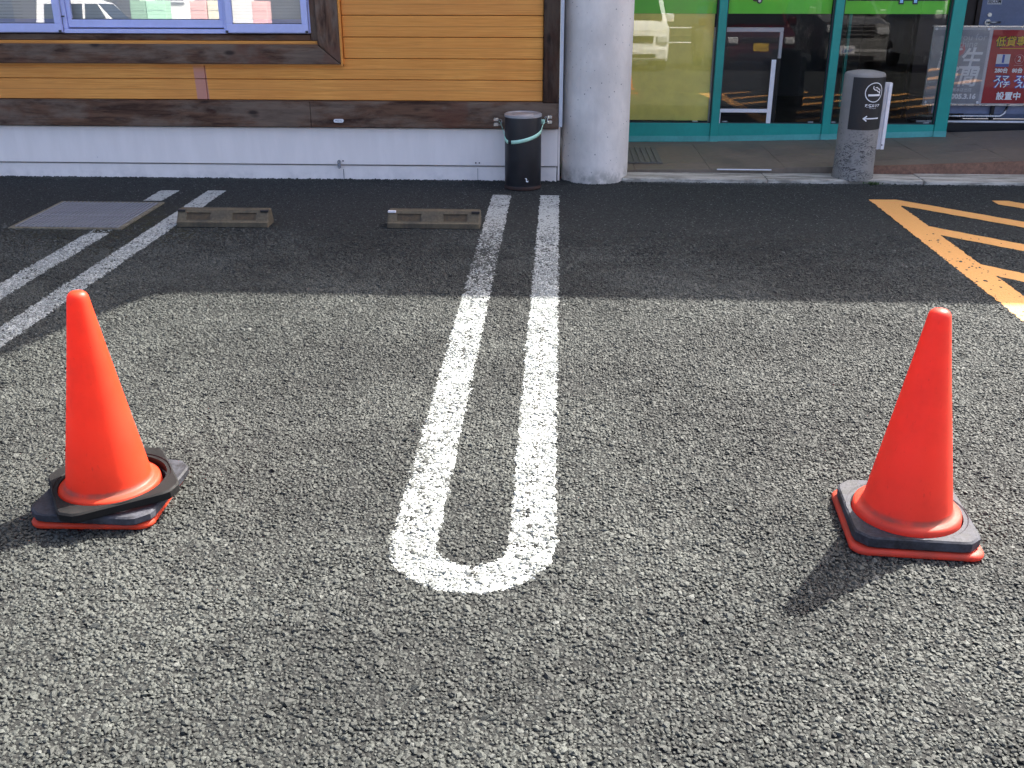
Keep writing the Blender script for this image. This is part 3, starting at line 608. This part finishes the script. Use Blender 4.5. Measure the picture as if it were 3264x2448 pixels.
# service door
D = thing('service_door', 'blue-grey metal service door with lever handle behind the posters', 'door', (4.64, 10.99, .06))
box('leaf', 4.205, 5.10, 10.98, 11.02, .07, 2.13, 'door_blue', D, .003); box('frame', 4.162, 4.203, 10.97, 11.05, .06, 2.15, 'brown_wall', D); box('frame', 5.102, 5.12, 10.97, 11.05, .06, 2.15, 'brown_wall', D)
h = lathe('handle', [(.028, 10.962), (.028, 10.98)], 'steel', D, 20, (4.285, 0, 1.018), axis='Y'); tube('lever', [(4.285, 10.955, 1.018), (4.285, 10.935, 1.018), (4.33, 10.93, 1.018), (4.40, 10.932, 1.018)], .010, 'steel', h)
lathe('lock', [(.02, 10.968), (.02, 10.98)], 'steel', D, 16, (4.297, 0, 1.088), axis='Y')
sk = box('sticker', 4.255, 4.395, 10.976, 10.9795, 1.185, 1.27, 'grey_print', D); text_wall('lettering', 'SECOM', .05, 4.325, 10.975, 1.212, 'dark_print', sk, bold=.001, width=.125)
# poster stand
PS = thing('poster_stand', 'waist-high poster stand with grey and red posters under clear acrylic', 'poster stand', (4.0, 9.92, .12)); py = 9.90
box('board', 3.40, 4.62, py, py + .02, .356, 1.035, 'grey_print', PS); box('top_trim', 3.39, 4.63, py - .012, py + .024, 1.036, 1.046, 'steel', PS); box('bottom_trim', 3.39, 4.63, py - .012, py + .024, .342, .355, 'steel', PS)
pg = box('grey_poster', 3.405, 3.905, py - .003, py - .001, .362, 1.01, 'poster_grey', PS); pr = box('red_poster', 3.935, 4.61, py - .003, py - .001, .362, 1.01, 'poster_red', PS)
box('acrylic_sheet', 3.402, 3.918, py - .009, py - .006, .358, 1.034, 'acrylic', PS); box('acrylic_sheet', 3.924, 4.618, py - .009, py - .006, .358, 1.034, 'acrylic', PS)
for x, z in ((3.885, 1.018), (3.895, .372), (3.42, .372), (3.42, 1.018), (4.59, 1.018), (4.59, .372)): lathe('standoff', [(.011, py - .02), (.011, py - .0095)], 'white_metal', PS, 14, (x, 0, z), axis='Y')
def pt(par, body, size, x, z, m, **k): return text_wall('lettering', body, size, x, py - .0036 - .0004 * len(par.children), z, m, par, **k)
prism('pink_blot', [(3.62 + .09 * math.cos(a), .84 + .07 * math.sin(a)) for a in [R(t) for t in range(0, 360, 30)]], py - .0034, py - .0031, 'pink_print', pg, 0, 'XZ')
pt(pg, 'you for', .085, 3.76, .945, 'grey_print'); pt(pg, 'thing', .085, 3.73, .885, 'grey_print')
pt(pg, '生', .20, 3.77, .745, 'white_print', bold=.004, shear=.15); pt(pg, '誕', .20, 3.57, .745, 'white_print', bold=.004, shear=.15); pt(pg, '間', .18, 3.77, .585, 'white_print', bold=.004, shear=.15); pt(pg, '瞬', .18, 3.58, .585, 'white_print', bold=.004, shear=.15)
pt(pg, '上熊本店出店', .036, 3.72, .480, 'white_print'); pt(pg, '2005.3.16', .062, 3.745, .422, 'white_print', bold=.003, width=.26)
pt(pr, '低貸専門店', .092, 4.205, .902, 'dark_print', bold=.006); pt(pr, '低貸専門店', .092, 4.203, .905, 'yellow_print', bold=.001); box('underline', 4.02, 4.40, py - .0045, py - .004, .848, .853, 'yellow_print', pr)
box('number_block', 4.005, 4.125, py - .0045, py - .0038, .715, .80, 'white_print', pr); box('number_block', 4.005, 4.125, py - .0046, py - .0038, .69, .714, 'blue_print', pr)
me = text_mesh('1', .09, bold=.006); me.transform(Matrix.Translation((4.065, py - .0062, .757)) @ Matrix.Rotation(R(90), 4, 'X')); link('lettering', me, 'blue_print', pr)
tube('ring', [(4.21 + .04 * math.cos(a), py - .005, .757 + .04 * math.sin(a)) for a in [2 * math.pi * k / 24 for k in range(24)]], .0022, 'pink_print', pr, 6, True)
pt(pr, '2', .065, 4.21, .757, 'white_print'); box('underline', 4.17, 4.25, py - .0045, py - .004, .70, .706, 'pink_print', pr)
box('number_block', 4.33, 4.45, py - .0045, py - .0038, .69, .80, 'cream_print', pr); pt(pr, '1', .07, 4.37, .765, 'dark_print')
pt(pr, '280台', .048, 4.065, .655, 'white_print', bold=.002); pt(pr, '80台', .048, 4.21, .655, 'white_print', bold=.002)
for x, a, b in ((4.075, 'スマ', 'パチ'), (4.26, 'スマ', 'スロ')):
    for dz, s in ((0.582, a), (.528, b)):
        dx = .018 if s != 'スマ' else 0
        pt(pr, s, .066, x + dx, dz, 'blue_print', bold=.007, shear=.2); pt(pr, s, .066, x + dx, dz, 'white_print', bold=.001, shear=.2)
pt(pr, '設置中', .076, 4.17, .425, 'white_print', bold=.0015)
for x in (3.47, 4.05, 4.55): box('leg', x, x + .03, py + .021, py + .05, .13, 1.03, 'black_metal', PS)
box('lower_panel', 3.50, 4.60, py + .06, py + .07, .26, .335, 'door_blue', PS)
tube('foot_rail', [(3.35, py - .02, .246), (4.12, py - .02, .246), (4.16, py - .01, .27), (4.19, py + .015, .335)], .012, 'steel', PS); tube('foot_rail', [(3.35, py - .05, .200), (4.64, py - .05, .200)], .011, 'white_metal', PS)
box('base', 3.36, 4.64, py - .02, py + .25, .10, .185, 'black_metal', PS)

# ================================================================== SMOKING-AREA BOLLARD
BX, BY, BR = 2.308, 8.055, .150
BL = thing('bollard', 'short round concrete bollard with black smoking-area sign and left arrow', 'bollard', (BX, BY, .03))
lathe('post', [(.158, .022), (.156, .05), (BR + .001, .12), (BR, .5), (BR, .80), (BR - .004, .812), (BR - .014, .820), (BR * .5, .832), (.01, .836)], 'bollard', BL, 64, (BX, BY, 0))
A0 = R(10)          # middle of the sign, from -Y toward +X
def wrap(me, r, m, name, parent, u0=0., z0=0.):
    for v in me.vertices:
        a = A0 + (v.co.x + u0) / BR; z = v.co.y + z0; v.co = (BX + r * math.sin(a), BY - r * math.cos(a), z)
    return link(name, me, m, parent)
def grid_mesh(w, z0, z1, n=24):
    vs = [(w * (i / n - .5), z, 0) for z in (z0, z1) for i in range(n + 1)]; me = bpy.data.meshes.new('plate'); me.from_pydata(vs, [], [(i, i + 1, n + 2 + i, n + 1 + i) for i in range(n)]); return me
pl = wrap(grid_mesh(.298, .412, .794), BR + .003, 'black_flat', 'sign_plate', BL); pl.data.polygons.foreach_set('use_smooth', [True] * 24)
def ring_me(r0, r1, n=48):
    vs = [(r * math.cos(2 * math.pi * i / n), r * math.sin(2 * math.pi * i / n), 0) for r in (r0, r1) for i in range(n)]; me = bpy.data.meshes.new('ring'); me.from_pydata(vs, [], [(i, (i + 1) % n, n + (i + 1) % n, n + i) for i in range(n)]); return me
def poly_me(paths, w):
    bm = bmesh.new()
    for pth in paths:
        fine = []
        for (a, b), (c, d) in zip(pth[:-1], pth[1:]):
            k = max(1, int(math.hypot(c - a, d - b) / .01)); fine += [((a + (c - a) * i / k, b + (d - b) * i / k), (a + (c - a) * (i + 1) / k, b + (d - b) * (i + 1) / k)) for i in range(k)]
        for (a, b), (c, d) in fine:
            t = Vector((c - a, d - b, 0)); L = t.length; t /= L; s = Vector((-t.y, t.x, 0)) * w / 2; e = t * w * .35
            q = [Vector((a, b, 0)) - e + s, Vector((a, b, 0)) - e - s, Vector((c, d, 0)) + e - s, Vector((c, d, 0)) + e + s]; bm.faces.new([bm.verts.new(p) for p in q])
    me = bpy.data.meshes.new('stroke'); bm.to_mesh(me); bm.free(); return me
RS = BR + .0042; u = .018
wrap(ring_me(.066, .072), RS, 'white_print', 'circle_symbol', pl, u, .688)
wrap(poly_me([[(-.042, -.020), (.043, -.020)]], .014), RS, 'white_print', 'cigarette_symbol', pl, u, .688)
wrap(poly_me([[(-.012, .044), (-.013, .03), (.0, .018), (.016, .016), (.024, .006), (.040, .002), (.042, -.008)], [(.004, .034), (.018, .036), (.026, .026), (.040, .022), (.046, .012), (.045, -.006)]], .006), RS, 'white_print', 'smoke_symbol', pl, u, .688)
wrap(text_mesh('喫煙エリア', .024, bold=.0008), RS, 'white_print', 'lettering', pl, u, .590); wrap(text_mesh('Smoking area', .010), RS, 'grey_print', 'lettering', pl, u, .573)
wrap(poly_me([[(-.06, 0), (.062, 0)], [(-.06, 0), (-.038, .017)], [(-.06, 0), (-.038, -.017)]], .009), RS, 'white_print', 'arrow_symbol', pl, u, .497)
ch = prism('channel', [(2.440, 8.03), (2.470, 8.015), (2.474, 8.03), (2.482, 8.03), (2.486, 8.012), (2.512, 8.02), (2.512, 8.07), (2.44, 8.09)], .250, .745, 'white_metal', BL)
lathe('screw', [(.005, 8.005), (.005, 8.02)], 'dark_print', BL, 8, (2.49, 0, .285), axis='Y')
# weed at its foot
def weed(loc, n, h, label):
    bm = bmesh.new()
    for i in range(n):
        a = random.uniform(0, 6.28); l = h * random.uniform(.5, 1.1); w = random.uniform(.003, .006); tl = random.uniform(.3, 1.0); bx_, by_ = random.gauss(0, .028), random.gauss(0, .012)
        p0 = Vector((loc[0] + bx_, loc[1] + by_, 0)); d = Vector((math.cos(a) * tl, math.sin(a) * tl, 1)).normalized(); s = Vector((-math.sin(a), math.cos(a), 0)) * w
        p1 = p0 + d * l * .55; p2 = p1 + (d + Vector((math.cos(a), math.sin(a), -.4)) * .6).normalized() * l * .5
        v = [bm.verts.new(q) for q in (p0 - s * .4, p0 + s * .4, p1 + s, p1 - s, p2)]; bm.faces.new(v[:4]); bm.faces.new((v[3], v[2], v[4]))
    o = from_bm('weed', bm, 'weed', None); tag(o, label, 'weed')
weed((2.42, 7.885), 70, .035, 'small green weed growing at the foot of the bollard')

# ================================================================== RIBBED DRAIN COVER by the column
DC = thing('drain_cover', 'grey ribbed cover lying on the pavement beside the column', 'drain cover', (.62, 8.75, .05))
box('plate', .33, .86, 8.42, 9.12, .052, .060, 'rib_grey', DC)
for i in range(11): box('rib', .345 + i * .047, .345 + i * .047 + .022, 8.425, 9.115, .0605, .066, 'rib_grey', DC)

# ================================================================== DRAIN GRATE in the asphalt
GT = thing('drain_grate', 'square galvanised steel drain grate set in the asphalt', 'drain grate', (-3.17, 6.635, 0))
gx0, gx1, gy0, gy1 = -3.545, -2.80, 6.25, 7.02
bm = bmesh.new()
for q in ((gx0, gx1, gy0, gy0 + .03), (gx0, gx1, gy1 - .03, gy1), (gx0, gx0 + .03, gy0 + .03, gy1 - .03), (gx1 - .03, gx1, gy0 + .03, gy1 - .03)): bx(bm, *q, .001, .009)
from_bm('frame', bm, 'iron_rust', GT); box('pit_shade_sheet', gx0 + .03, gx1 - .03, gy0 + .03, gy1 - .03, .0012, .0022, 'dark_print', GT)  # flat black sheet under the bars paints the darkness of the pit
nb = 24; me0 = None
for i in range(nb):
    x = gx0 + .038 + (gx1 - gx0 - .076) * i / (nb - 1)
    box('bearing_bar', x - .0055, x + .0055, gy0 + .032, gy1 - .032, .003, .0145, 'galv', GT)
for i in range(22):
    y = gy0 + .05 + (gy1 - gy0 - .1) * i / 21; box('cross_bar', gx0 + .032, gx1 - .032, y - .004, y + .004, .003, .0115, 'galv', GT)

# ================================================================== WHEEL STOPS
def wheel_stop(x0, y0, rz, label, chip):
    T = thing('wheel_stop', label, 'wheel stop', (x0 + .3, y0 + .06, 0), (0, 0, rz), 'concrete wheel stops in the bay', local=True)
    L, D, H = .30, .075, .105
    prof = [(-D, .004), (-D, .034), (-D + .012, .040), (-.026, H - .012), (-.018, H), (.045, H), (D, .03), (D, .004)]
    bm = bmesh.new(); n = len(prof); xs = [-L, -L + .008, -.245, -.075, .055, .225, L - .008, L]; ringz = []
    for k, x in enumerate(xs):
        ins = .006 if k in (0, len(xs) - 1) else 0
        ringz.append([bm.verts.new((x, y + (ins if y < 0 else -ins), z - (ins if z > .05 else 0))) for y, z in prof])
    face = {}
    for k in range(len(xs) - 1):
        for j in range(n):
            f = bm.faces.new((ringz[k][j], ringz[k][(j + 1) % n], ringz[k + 1][(j + 1) % n], ringz[k + 1][j])); face[(k, j)] = f
    bm.faces.new(ringz[0]); bm.faces.new(ringz[-1][::-1])
    bmesh.ops.recalc_face_normals(bm, faces=bm.faces)
    sel = [face[(2, 2)], face[(4, 2)]]
    bmesh.ops.inset_individual(bm, faces=sel, thickness=.008, depth=0); 
    for f in sel:
        nrm = f.normal.copy()
        ex = bmesh.ops.inset_individual(bm, faces=[f], thickness=.003, depth=0)
        for v in f.verts: v.co -= nrm * .008
    body = from_bm('body', bm, 'wstop', T, center=False)
    sl = math.atan2(H - .012 - .040, -.026 + D - .012)
    for xc in (-.16, .14):
        q = [(xc + a, -D + .012 + math.cos(sl) * t + math.sin(sl) * .0075, .040 + math.sin(sl) * t - math.cos(sl) * .0075) for t in (.012, .068) for a in (-.074, .074)]
        pyd('recess_panel', q, [(0, 1, 3, 2)], 'stop_dark', T)
    for s in (-1, 1):
        box('notch', s * (L - .028) - .026, s * (L - .028) + .026, -.034, -.015, H - .012, H + .0015, 'black_flat' if not (chip and s < 0) else 'white_metal', T, .002)
    return T
wheel_stop(-2.472, 6.36, R(0.6), 'brown concrete wheel stop next to the drain grate', False)
wheel_stop(-1.098, 6.385, R(-.3), 'brown concrete wheel stop beside the U-shaped white line', True)

# ================================================================== BLACK BIN with strap
bX, bY, bR = -.266, 7.672, .1365
BN = thing('ash_bin', 'tall black cylindrical bin with steel rim standing against the beam', 'bin', (bX, bY, 0))
lathe('body', [(bR - .002, .004), (bR + .001, .012), (bR - .001, .03), (bR - .001, .04), (bR, .05), (bR, .515), (bR - .002, .530)], 'black_metal', BN, 64, (bX, bY, 0))
lathe('base_ring', [(bR + .0015, .005), (bR + .003, .010), (bR + .003, .026), (bR + .0015, .030)], worn('rusty_black', (.05, .022, .016), .7, .4, 14), BN, 64, (bX, bY, 0), close_top=False, close_bot=False)
lathe('rim', [(bR - .001, .5305), (bR + .003, .534), (bR + .003, .549), (bR - .003, .554), (bR - .014, .555), (bR - .02, .549), (bR - .055, .546), (bR - .06, .552), (bR - .1, .556), (.004, .557)], 'lid', BN, 64, (bX, bY, 0))
prism('maker_mark', [(bX + .033 + a, .083 + b) for a, b in ((-.014, .014), (-.002, .016), (.004, .006), (.000, .0), (.006, -.006), (.014, -.004), (.010, -.014), (-.002, -.013), (-.006, -.004), (-.002, .004), (-.006, .008))], bY - bR - .0005, bY - bR + .008, 'white_print', BN, 0, 'XZ')
def strap():
    T = thing('strap', 'mint green strap tying the black bin to the wall hooks', 'strap', (bX, bY - bR, .42))
    r = bR + .003; pts = [(-.447, 7.826, .468), (-.435, 7.80, .452), (-.420, 7.74, .425)]
    for k in range(0, 41):
        a = R(-200 + k * (130 + 90) / 40.)
        ang = R(183 + k * (357 - 183) / 40.); z = .405 - .048 * math.sin(min(1, k / 9.) * math.pi / 2) + .085 * (max(0, k - 9) / 31.) ** 1.6
        pts.append((bX + r * math.cos(ang), bY + r * math.sin(ang), z))
    pts += [(-.118, 7.74, .462), (-.108, 7.80, .480), (-.104, 7.822, .488)]
    def ribbon(name, P, w, m):
        vs, fs = [], []
        for i, p in enumerate(P):
            q0 = Vector(P[max(0, i - 1)]); q1 = Vector(P[min(len(P) - 1, i + 1)]); t = (q1 - q0).normalized(); out = Vector((p[0] - bX, p[1] - bY, 0)).normalized(); s = t.cross(out).normalized() * w / 2
            if s.z < 0: s = -s
            for o_ in (0, .0015): vs += [tuple(Vector(p) + s + out * o_), tuple(Vector(p) - s + out * o_)]
        for i in range(len(P) - 1):
            a = i * 4; b = a + 4; fs += [(a + 2, b + 2, b + 3, a + 3), (a, a + 1, b + 1, b), (a, b, b + 2, a + 2), (a + 1, a + 3, b + 3, b + 1)]
        return pyd(name, vs, fs, m, T, True)
    ribbon('band', pts, .026, 'mint')
    k = 13; q = pts[k]; ribbon('buckle', [(bX + (r + .003) * math.cos(a), bY + (r + .003) * math.sin(a), .3605) for a in [R(t) for t in (222, 226, 230, 234)]], .032, 'black_flat')
    box('knot', -.142, -.106, 7.77, 7.80, .462, .492, 'mint', T, .004)
strap()

# ================================================================== TRAFFIC CONES
def rounded_sq(a, r, n=6):
    pts = []
    for cx, cy, s in ((a - r, a - r, 0), (-a + r, a - r, 90), (-a + r, -a + r, 180), (a - r, -a + r, 270)):
        pts += [(cx + r * math.cos(R(s + 90 * k / n)), cy + r * math.sin(R(s + 90 * k / n))) for k in range(n + 1)]
    return pts
def cone(loc, rz, label, m):
    T = thing('traffic_cone', label, 'traffic cone', loc, (0, 0, rz), 'orange traffic cones', local=True)
    # thin hollow shell: tip, flared body, collar, then the square foot flange
    prof = [(.0005, .704), (.010, .7035), (.019, .701), (.026, .6955), (.0305, .687), (.0325, .674), (.0355, .654), (.060, .50), (.0935, .30), (.1195, .145), (.126, .105), (.1285, .088), (.131, .080), (.138, .076), (.150, .074), (.156, .070), (.158, .062), (.159, .048), (.160, .022)]
    seg = 64; vs, fs = [], []
    for r, z in prof:
        for i in range(seg): a = 2 * math.pi * i / seg; vs.append((r * math.cos(a), r * math.sin(a), z))
    for j in range(len(prof) - 1):
        for i in range(seg): k = (i + 1) % seg; fs.append((j * seg + i, (j + 1) * seg + i, (j + 1) * seg + k, j * seg + k))
    o = pyd('body', vs, fs, m, T, True, False)
    sq = rounded_sq(.190, .045, 7); n = len(sq); vs, fs = [], []
    lay = [(1.0, .003), (1.006, .006), (1.006, .012), (.985, .0185), (.93, .021), (.84, .022)]
    for s, z in lay: vs += [(x * s, y * s, z) for x, y in sq]
    inner = [(.160 * math.cos(math.atan2(y, x)), .160 * math.sin(math.atan2(y, x)), .0225) for x, y in sq]; vs += inner
    for j in range(len(lay)):
        for i in range(n): k = (i + 1) % n; fs.append((j * n + i, j * n + k, (j + 1) * n + k, (j + 1) * n + i))
    f = pyd('foot', vs, fs, m, T, True, False); return T
CZ = .004
cone((-1.418, 2.800, CZ), R(1.5), 'bright orange traffic cone at the left carrying two stacked rubber weights', 'cone')
cone((1.082, 2.748, CZ), R(-4), 'slightly faded orange traffic cone at the right with one rubber weight', 'cone_faded')
def weight(loc, rot, label, m, a=.172, ch=.055, hole=.163, th=.034, groove=True):
    """square rubber ring with cut corners and a round hole"""
    T = thing('cone_weight', label, 'cone weight', loc, rot, 'rubber cone weights', local=True)
    n = 64; out = []
    for i in range(n):
        t = 2 * math.pi * i / n; c, s = math.cos(t), math.sin(t); k = a / max(abs(c), abs(s)); k = min(k, (2 * a - ch) / (abs(c) + abs(s))); out.append((k * c, k * s))
    lay = [('o', .985, 0), ('o', 1, .004), ('o', 1, th - .005), ('o', .972, th), ('h', 1.0 + .016 / hole, th), ('h', 1.0 + .012 / hole, th - .003), ('h', 1.008, th - .003), ('h', 1.0, th - .008), ('h', 1.0, 0)]
    vs, fs = [], []
    for k, s, z in lay:
        for i in range(n):
            t = 2 * math.pi * i / n
            if k == 'o': vs.append((out[i][0] * s, out[i][1] * s, z))
            else:
                rr = hole * s; vs.append((min(rr, a * .985) * math.cos(t), min(rr, a * .985) * math.sin(t), z))
    L = len(lay)
    for j in range(L):
        for i in range(n): k = (i + 1) % n; fs.append((j * n + i, j * n + k, ((j + 1) % L) * n + k, ((j + 1) % L) * n + i))
    bm = bmesh.new(); me = bpy.data.meshes.new('w'); me.from_pydata(vs, [], fs); bm.from_mesh(me); bpy.data.meshes.remove(me)
    o = from_bm('ring', bm, m, T, center=False)
    bm = bmesh.new(); bm.from_mesh(o.data)
    for f in bm.faces: f.smooth = True
    for e in bm.edges:
        if len(e.link_faces) == 2 and e.calc_face_angle(0) > R(25): e.smooth = False
    bm.to_mesh(o.data); bm.free(); return T
weight((1.082, 2.748, CZ + .0235), (0, 0, R(-4)), 'dark grey rubber weight lying flat on the right-hand cone', 'rubber_grey', .181, .04, .162, .035)
weight((-1.412, 2.800, CZ + .0235), (0, 0, R(-2)), 'dusty grey rubber weight, lower of the two on the left-hand cone', 'rubber_grey', .196, .045, .163, .028)
weight((-1.396, 2.779, CZ + .0575), (R(-.4), R(-1.8), R(31)), 'tilted black rubber weight, upper of the two on the left-hand cone', 'rubber', .181, .042, .164, .030)

# ================================================================== THINGS ACROSS THE LOT (seen mirrored in the glass)
def car(name, label, cat, loc, rz, prof, W, body, belt, wheel_r, grille, plate, num, group='cars parked across the lot'):
    T = thing(name, label, cat, loc, (0, 0, rz), group, local=True); ztop = max(p[1] for p in prof)
    def hw(z): return W / 2 * (1 - .16 * max(0, (z - belt) / (ztop - belt)) - .05 * max(0, (.45 - z) / .45))
    n = len(prof); vs, fs = [], []; st = (-1, -.93, -.6, 0, .6, .93, 1)
    for s in st:
        for y, z in prof:
            k = abs(s); pull = .10 * max(0, k - .55) ** 2 / .2; yy = y - pull if y > -1 else y; vs.append((s * hw(z), yy - (.05 if k == 1 and y > -.2 else 0), z - (.03 if k == 1 and z > ztop - .1 else 0)))
    for a in range(len(st) - 1):
        for j in range(n): k = (j + 1) % n; fs.append((a * n + j, a * n + k, (a + 1) * n + k, (a + 1) * n + j))
    fs += [tuple(range(n)), tuple(range((len(st) - 1) * n, len(st) * n))]
    o = pyd('body', vs, fs, body, T, False, False); bm = bmesh.new(); bm.from_mesh(o.data); bmesh.ops.recalc_face_normals(bm, faces=bm.faces)
    for f in bm.faces: f.smooth = True
    for e in bm.edges:
        if e.calc_face_angle(0) > R(38): e.smooth = False
    bm.to_mesh(o.data); bm.free()
    # windscreen between the bonnet edge and the roof
    iy = [i for i in range(n - 1) if prof[i][1] < prof[i + 1][1] and prof[i][1] > belt - .08 and prof[i][0] < -.3][0]; (ya, za), (yb, zb) = prof[iy], prof[iy + 1]
    dirv = Vector((0, yb - ya, zb - za)); nv = Vector((0, dirv.z, -dirv.y)).normalized() * .006
    def L(f): return ya + (yb - ya) * f, za + (zb - za) * f
    q = []
    for f, s in ((.06, -1), (.06, 1), (.95, 1), (.95, -1)):
        y, z = L(f); q.append((s * (hw(z) - .10), y + nv.y, z + nv.z))
    pyd('windscreen', q, [(0, 1, 2, 3)], 'car_glass', T)
    rear = min(p[0] for p in prof)
    for s in (-1, 1):
        y0 = ya - .25; cuts = [y0, y0 - (y0 - rear) * .36, y0 - (y0 - rear) * .68, rear + .25]
        for c0, c1 in zip(cuts[:-1], cuts[1:]):
            z0, z1 = belt + .05, ztop - .14; d0 = .0; f0 = (.38 if c0 == y0 else 0)
            pyd('side_window', [(s * (hw(z0) + .004), c0 - .04, z0), (s * (hw(z0) + .004), c1 + .04, z0), (s * (hw(z1) + .004), c1 + .06, z1), (s * (hw(z1) + .004), c0 - .04 - f0, z1)], [(0, 1, 2, 3)], 'car_glass', T)
        for y in (-.72, rear + .62):
            w = lathe('wheel', [(wheel_r * .6, -.09), (wheel_r * .96, -.09), (wheel_r, -.06), (wheel_r, .06), (wheel_r * .96, .09), (wheel_r * .6, .09)], 'tyre', T, 28, (s * (W / 2 - .10), y, wheel_r), axis='X')
            lathe('rim', [(wheel_r * .58, -.02), (wheel_r * .3, .0), (.02, .01)] if s > 0 else [(.02, -.01), (wheel_r * .3, 0), (wheel_r * .58, .02)], 'chrome', T, 20, (s * (W / 2 - .01), y, wheel_r), axis='X')
        hz = grille[1]; box('headlight', min(s * .52 * W / 2 * 1.25, s * W / 2 * .95), max(s * .52 * W / 2 * 1.25, s * W / 2 * .95), -.10, .012, hz - .08, hz + .07, 'lamp', T, .03, 3)
        m_ = box('mirror', min(s * (W / 2 - .02), s * (W / 2 + .16)), max(s * (W / 2 - .02), s * (W / 2 + .16)), ya - .32, ya - .22, belt + .02, belt + .2, body, T, .03, 2)
    gw, gz, gh = grille
    box('grille', -gw, gw, -.02, .014, gz - gh, gz + gh, 'black_metal', T, .01)
    for k in range(3): box('grille_bar', -gw * .98, gw * .98, .0, .02, gz - gh + (k + .7) * gh * .62 - .012, gz - gh + (k + .7) * gh * .62 + .012, 'chrome', T, .003)
    box('bumper', -W / 2 * .95, W / 2 * .95, -.25, .03, .24, .50, body, T, .05, 3); box('air_intake', -W * .32, W * .32, .0, .034, .28, .37, 'black_metal', T, .01)
    p = box('number_plate', -.165, .165, .031, .038, .40, .565, plate, T, .003)
    if num: me = text_mesh(num, .10, bold=.004); me.transform(Matrix.Translation((0, .0395, .465)) @ Matrix.Rotation(R(180), 4, 'Z') @ Matrix.Rotation(R(90), 4, 'X')); link('lettering', me, 'blue_print', p).location
    return T
VAN = [(-.03, .22), (.0, .5), (-.03, .84), (-.62, .99), (-1.35, 1.70), (-1.7, 1.80), (-3.35, 1.78), (-3.42, 1.0), (-3.38, .25)]
KEI = [(-.03, .20), (.0, .5), (-.03, .72), (-.75, .90), (-1.45, 1.42), (-1.9, 1.48), (-3.1, 1.44), (-3.35, .9), (-3.3, .25)]
SUV = [(-.03, .30), (.0, .6), (-.02, 1.0), (-.75, 1.13), (-1.5, 1.78), (-1.9, 1.86), (-4.3, 1.84), (-4.5, 1.1), (-4.45, .35)]
TRK = [(-.03, .28), (.0, .6), (-.0, 1.05), (-.32, 1.12), (-.85, 1.86), (-1.2, 1.93), (-4.3, 1.92), (-4.4, 1.1), (-4.35, .35)]
car('minivan', 'white minivan parked across the lot, mirrored in the yellow pane', 'van', (1.65, -3.6, 0), 0, VAN, 1.62, 'car_white', .98, .29, (.46, .66, .07), 'white_print', '')
car('compact_car', 'dark red compact car with yellow plate, mirrored behind the framed board', 'car', (4.1, -3.8, 0), 0, KEI, 1.48, 'car_red', .90, .27, (.42, .62, .06), 'plate_y', '')
car('off_road_van', 'silver off-road van with chrome grille, mirrored in the shop glass', 'van', (6.25, -3.6, 0), 0, SUV, 1.80, 'car_silver', 1.10, .35, (.55, .86, .13), 'white_print', '31-03')
car('box_van', 'white box van mirrored at the right end of the shop glass', 'van', (9.2, -3.6, 0), 0, TRK, 1.70, 'car_white', 1.08, .30, (.5, .80, .1), 'white_print', '')
car('estate_car', 'white estate car standing sideways, mirrored in the blue window', 'car', (-14.5, -21.0, 0), R(-90), VAN, 1.66, 'car_white', .95, .29, (.46, .66, .07), 'white_print', '')
LWl = thing('boundary_wall', 'long dark block wall on the far side of the lot', 'wall', (0, -42, 0))
for i in range(30): box('wall_panel', -30 + i * 2, -28.01 + i * 2, -42.1, -42, 0, 2.3, 'black_wall', LWl, .01)
box('coping', -30, 30, -42.14, -41.96, 2.301, 2.38, 'kerb', LWl)
FN = thing('pipe_fence', 'white pipe fence behind the parked cars', 'fence', (4, -9.5, 0))
for i in range(8): tube('post', [(-2 + i * 2, -9.5, 0), (-2 + i * 2, -9.5, .85)], .03, 'white_metal', FN)
for z in (.45, .82): tube('rail', [(-2, -9.46, z), (12, -9.46, z)], .025, 'white_metal', FN)
for x, w, m, nm in ((-17.0, .62, 'flag_dark', 'dark green'), (-16.35, .78, 'flag_green', 'mint green'), (-14.6, .66, 'flag_pink', 'wide pink'), (-13.9, .8, 'flag_yellow', 'cream'), (-12.1, .6, 'flag_pink', 'narrow pink')):
    F = thing('vending_machine', f'{nm} vending machine on the far side of the lot', 'vending machine', (x + w / 2, -26.3, 0), group='vending machines across the lot')
    b_ = box('cabinet', x, x + w, -26.6, -26.0, .06, 1.85, m, F, .02, 2); box('base', x + .03, x + w - .03, -26.55, -26.05, 0, .06, 'black_metal', F)
    box('display_window', x + .06, x + w - .06, -26.0, -25.985, 1.5, 1.78, m, F, .004); box('tray', x + .1, x + w - .1, -26.0, -25.98, .25, .42, 'black_metal', F, .004)
FB = thing('far_building', 'low cream building on the far side of the lot, mirrored in the blue window', 'building', (-14, -30, 0))
box('wall', -17.6, -13.7, -32, -28.5, 0, 3.6, 'blind', FB, .02); box('roof', -17.9, -13.4, -32.2, -28.2, 3.602, 3.85, 'roof', FB)
for x in (-16.9, -15.2): w_ = box('window', x, x + 1.2, -28.498, -28.45, 1.9, 3.0, 'car_glass', FB); box('sill', x - .05, x + 1.25, -28.498, -28.4, 1.82, 1.895, 'white_metal', FB)
bpy.context.view_layer.update()
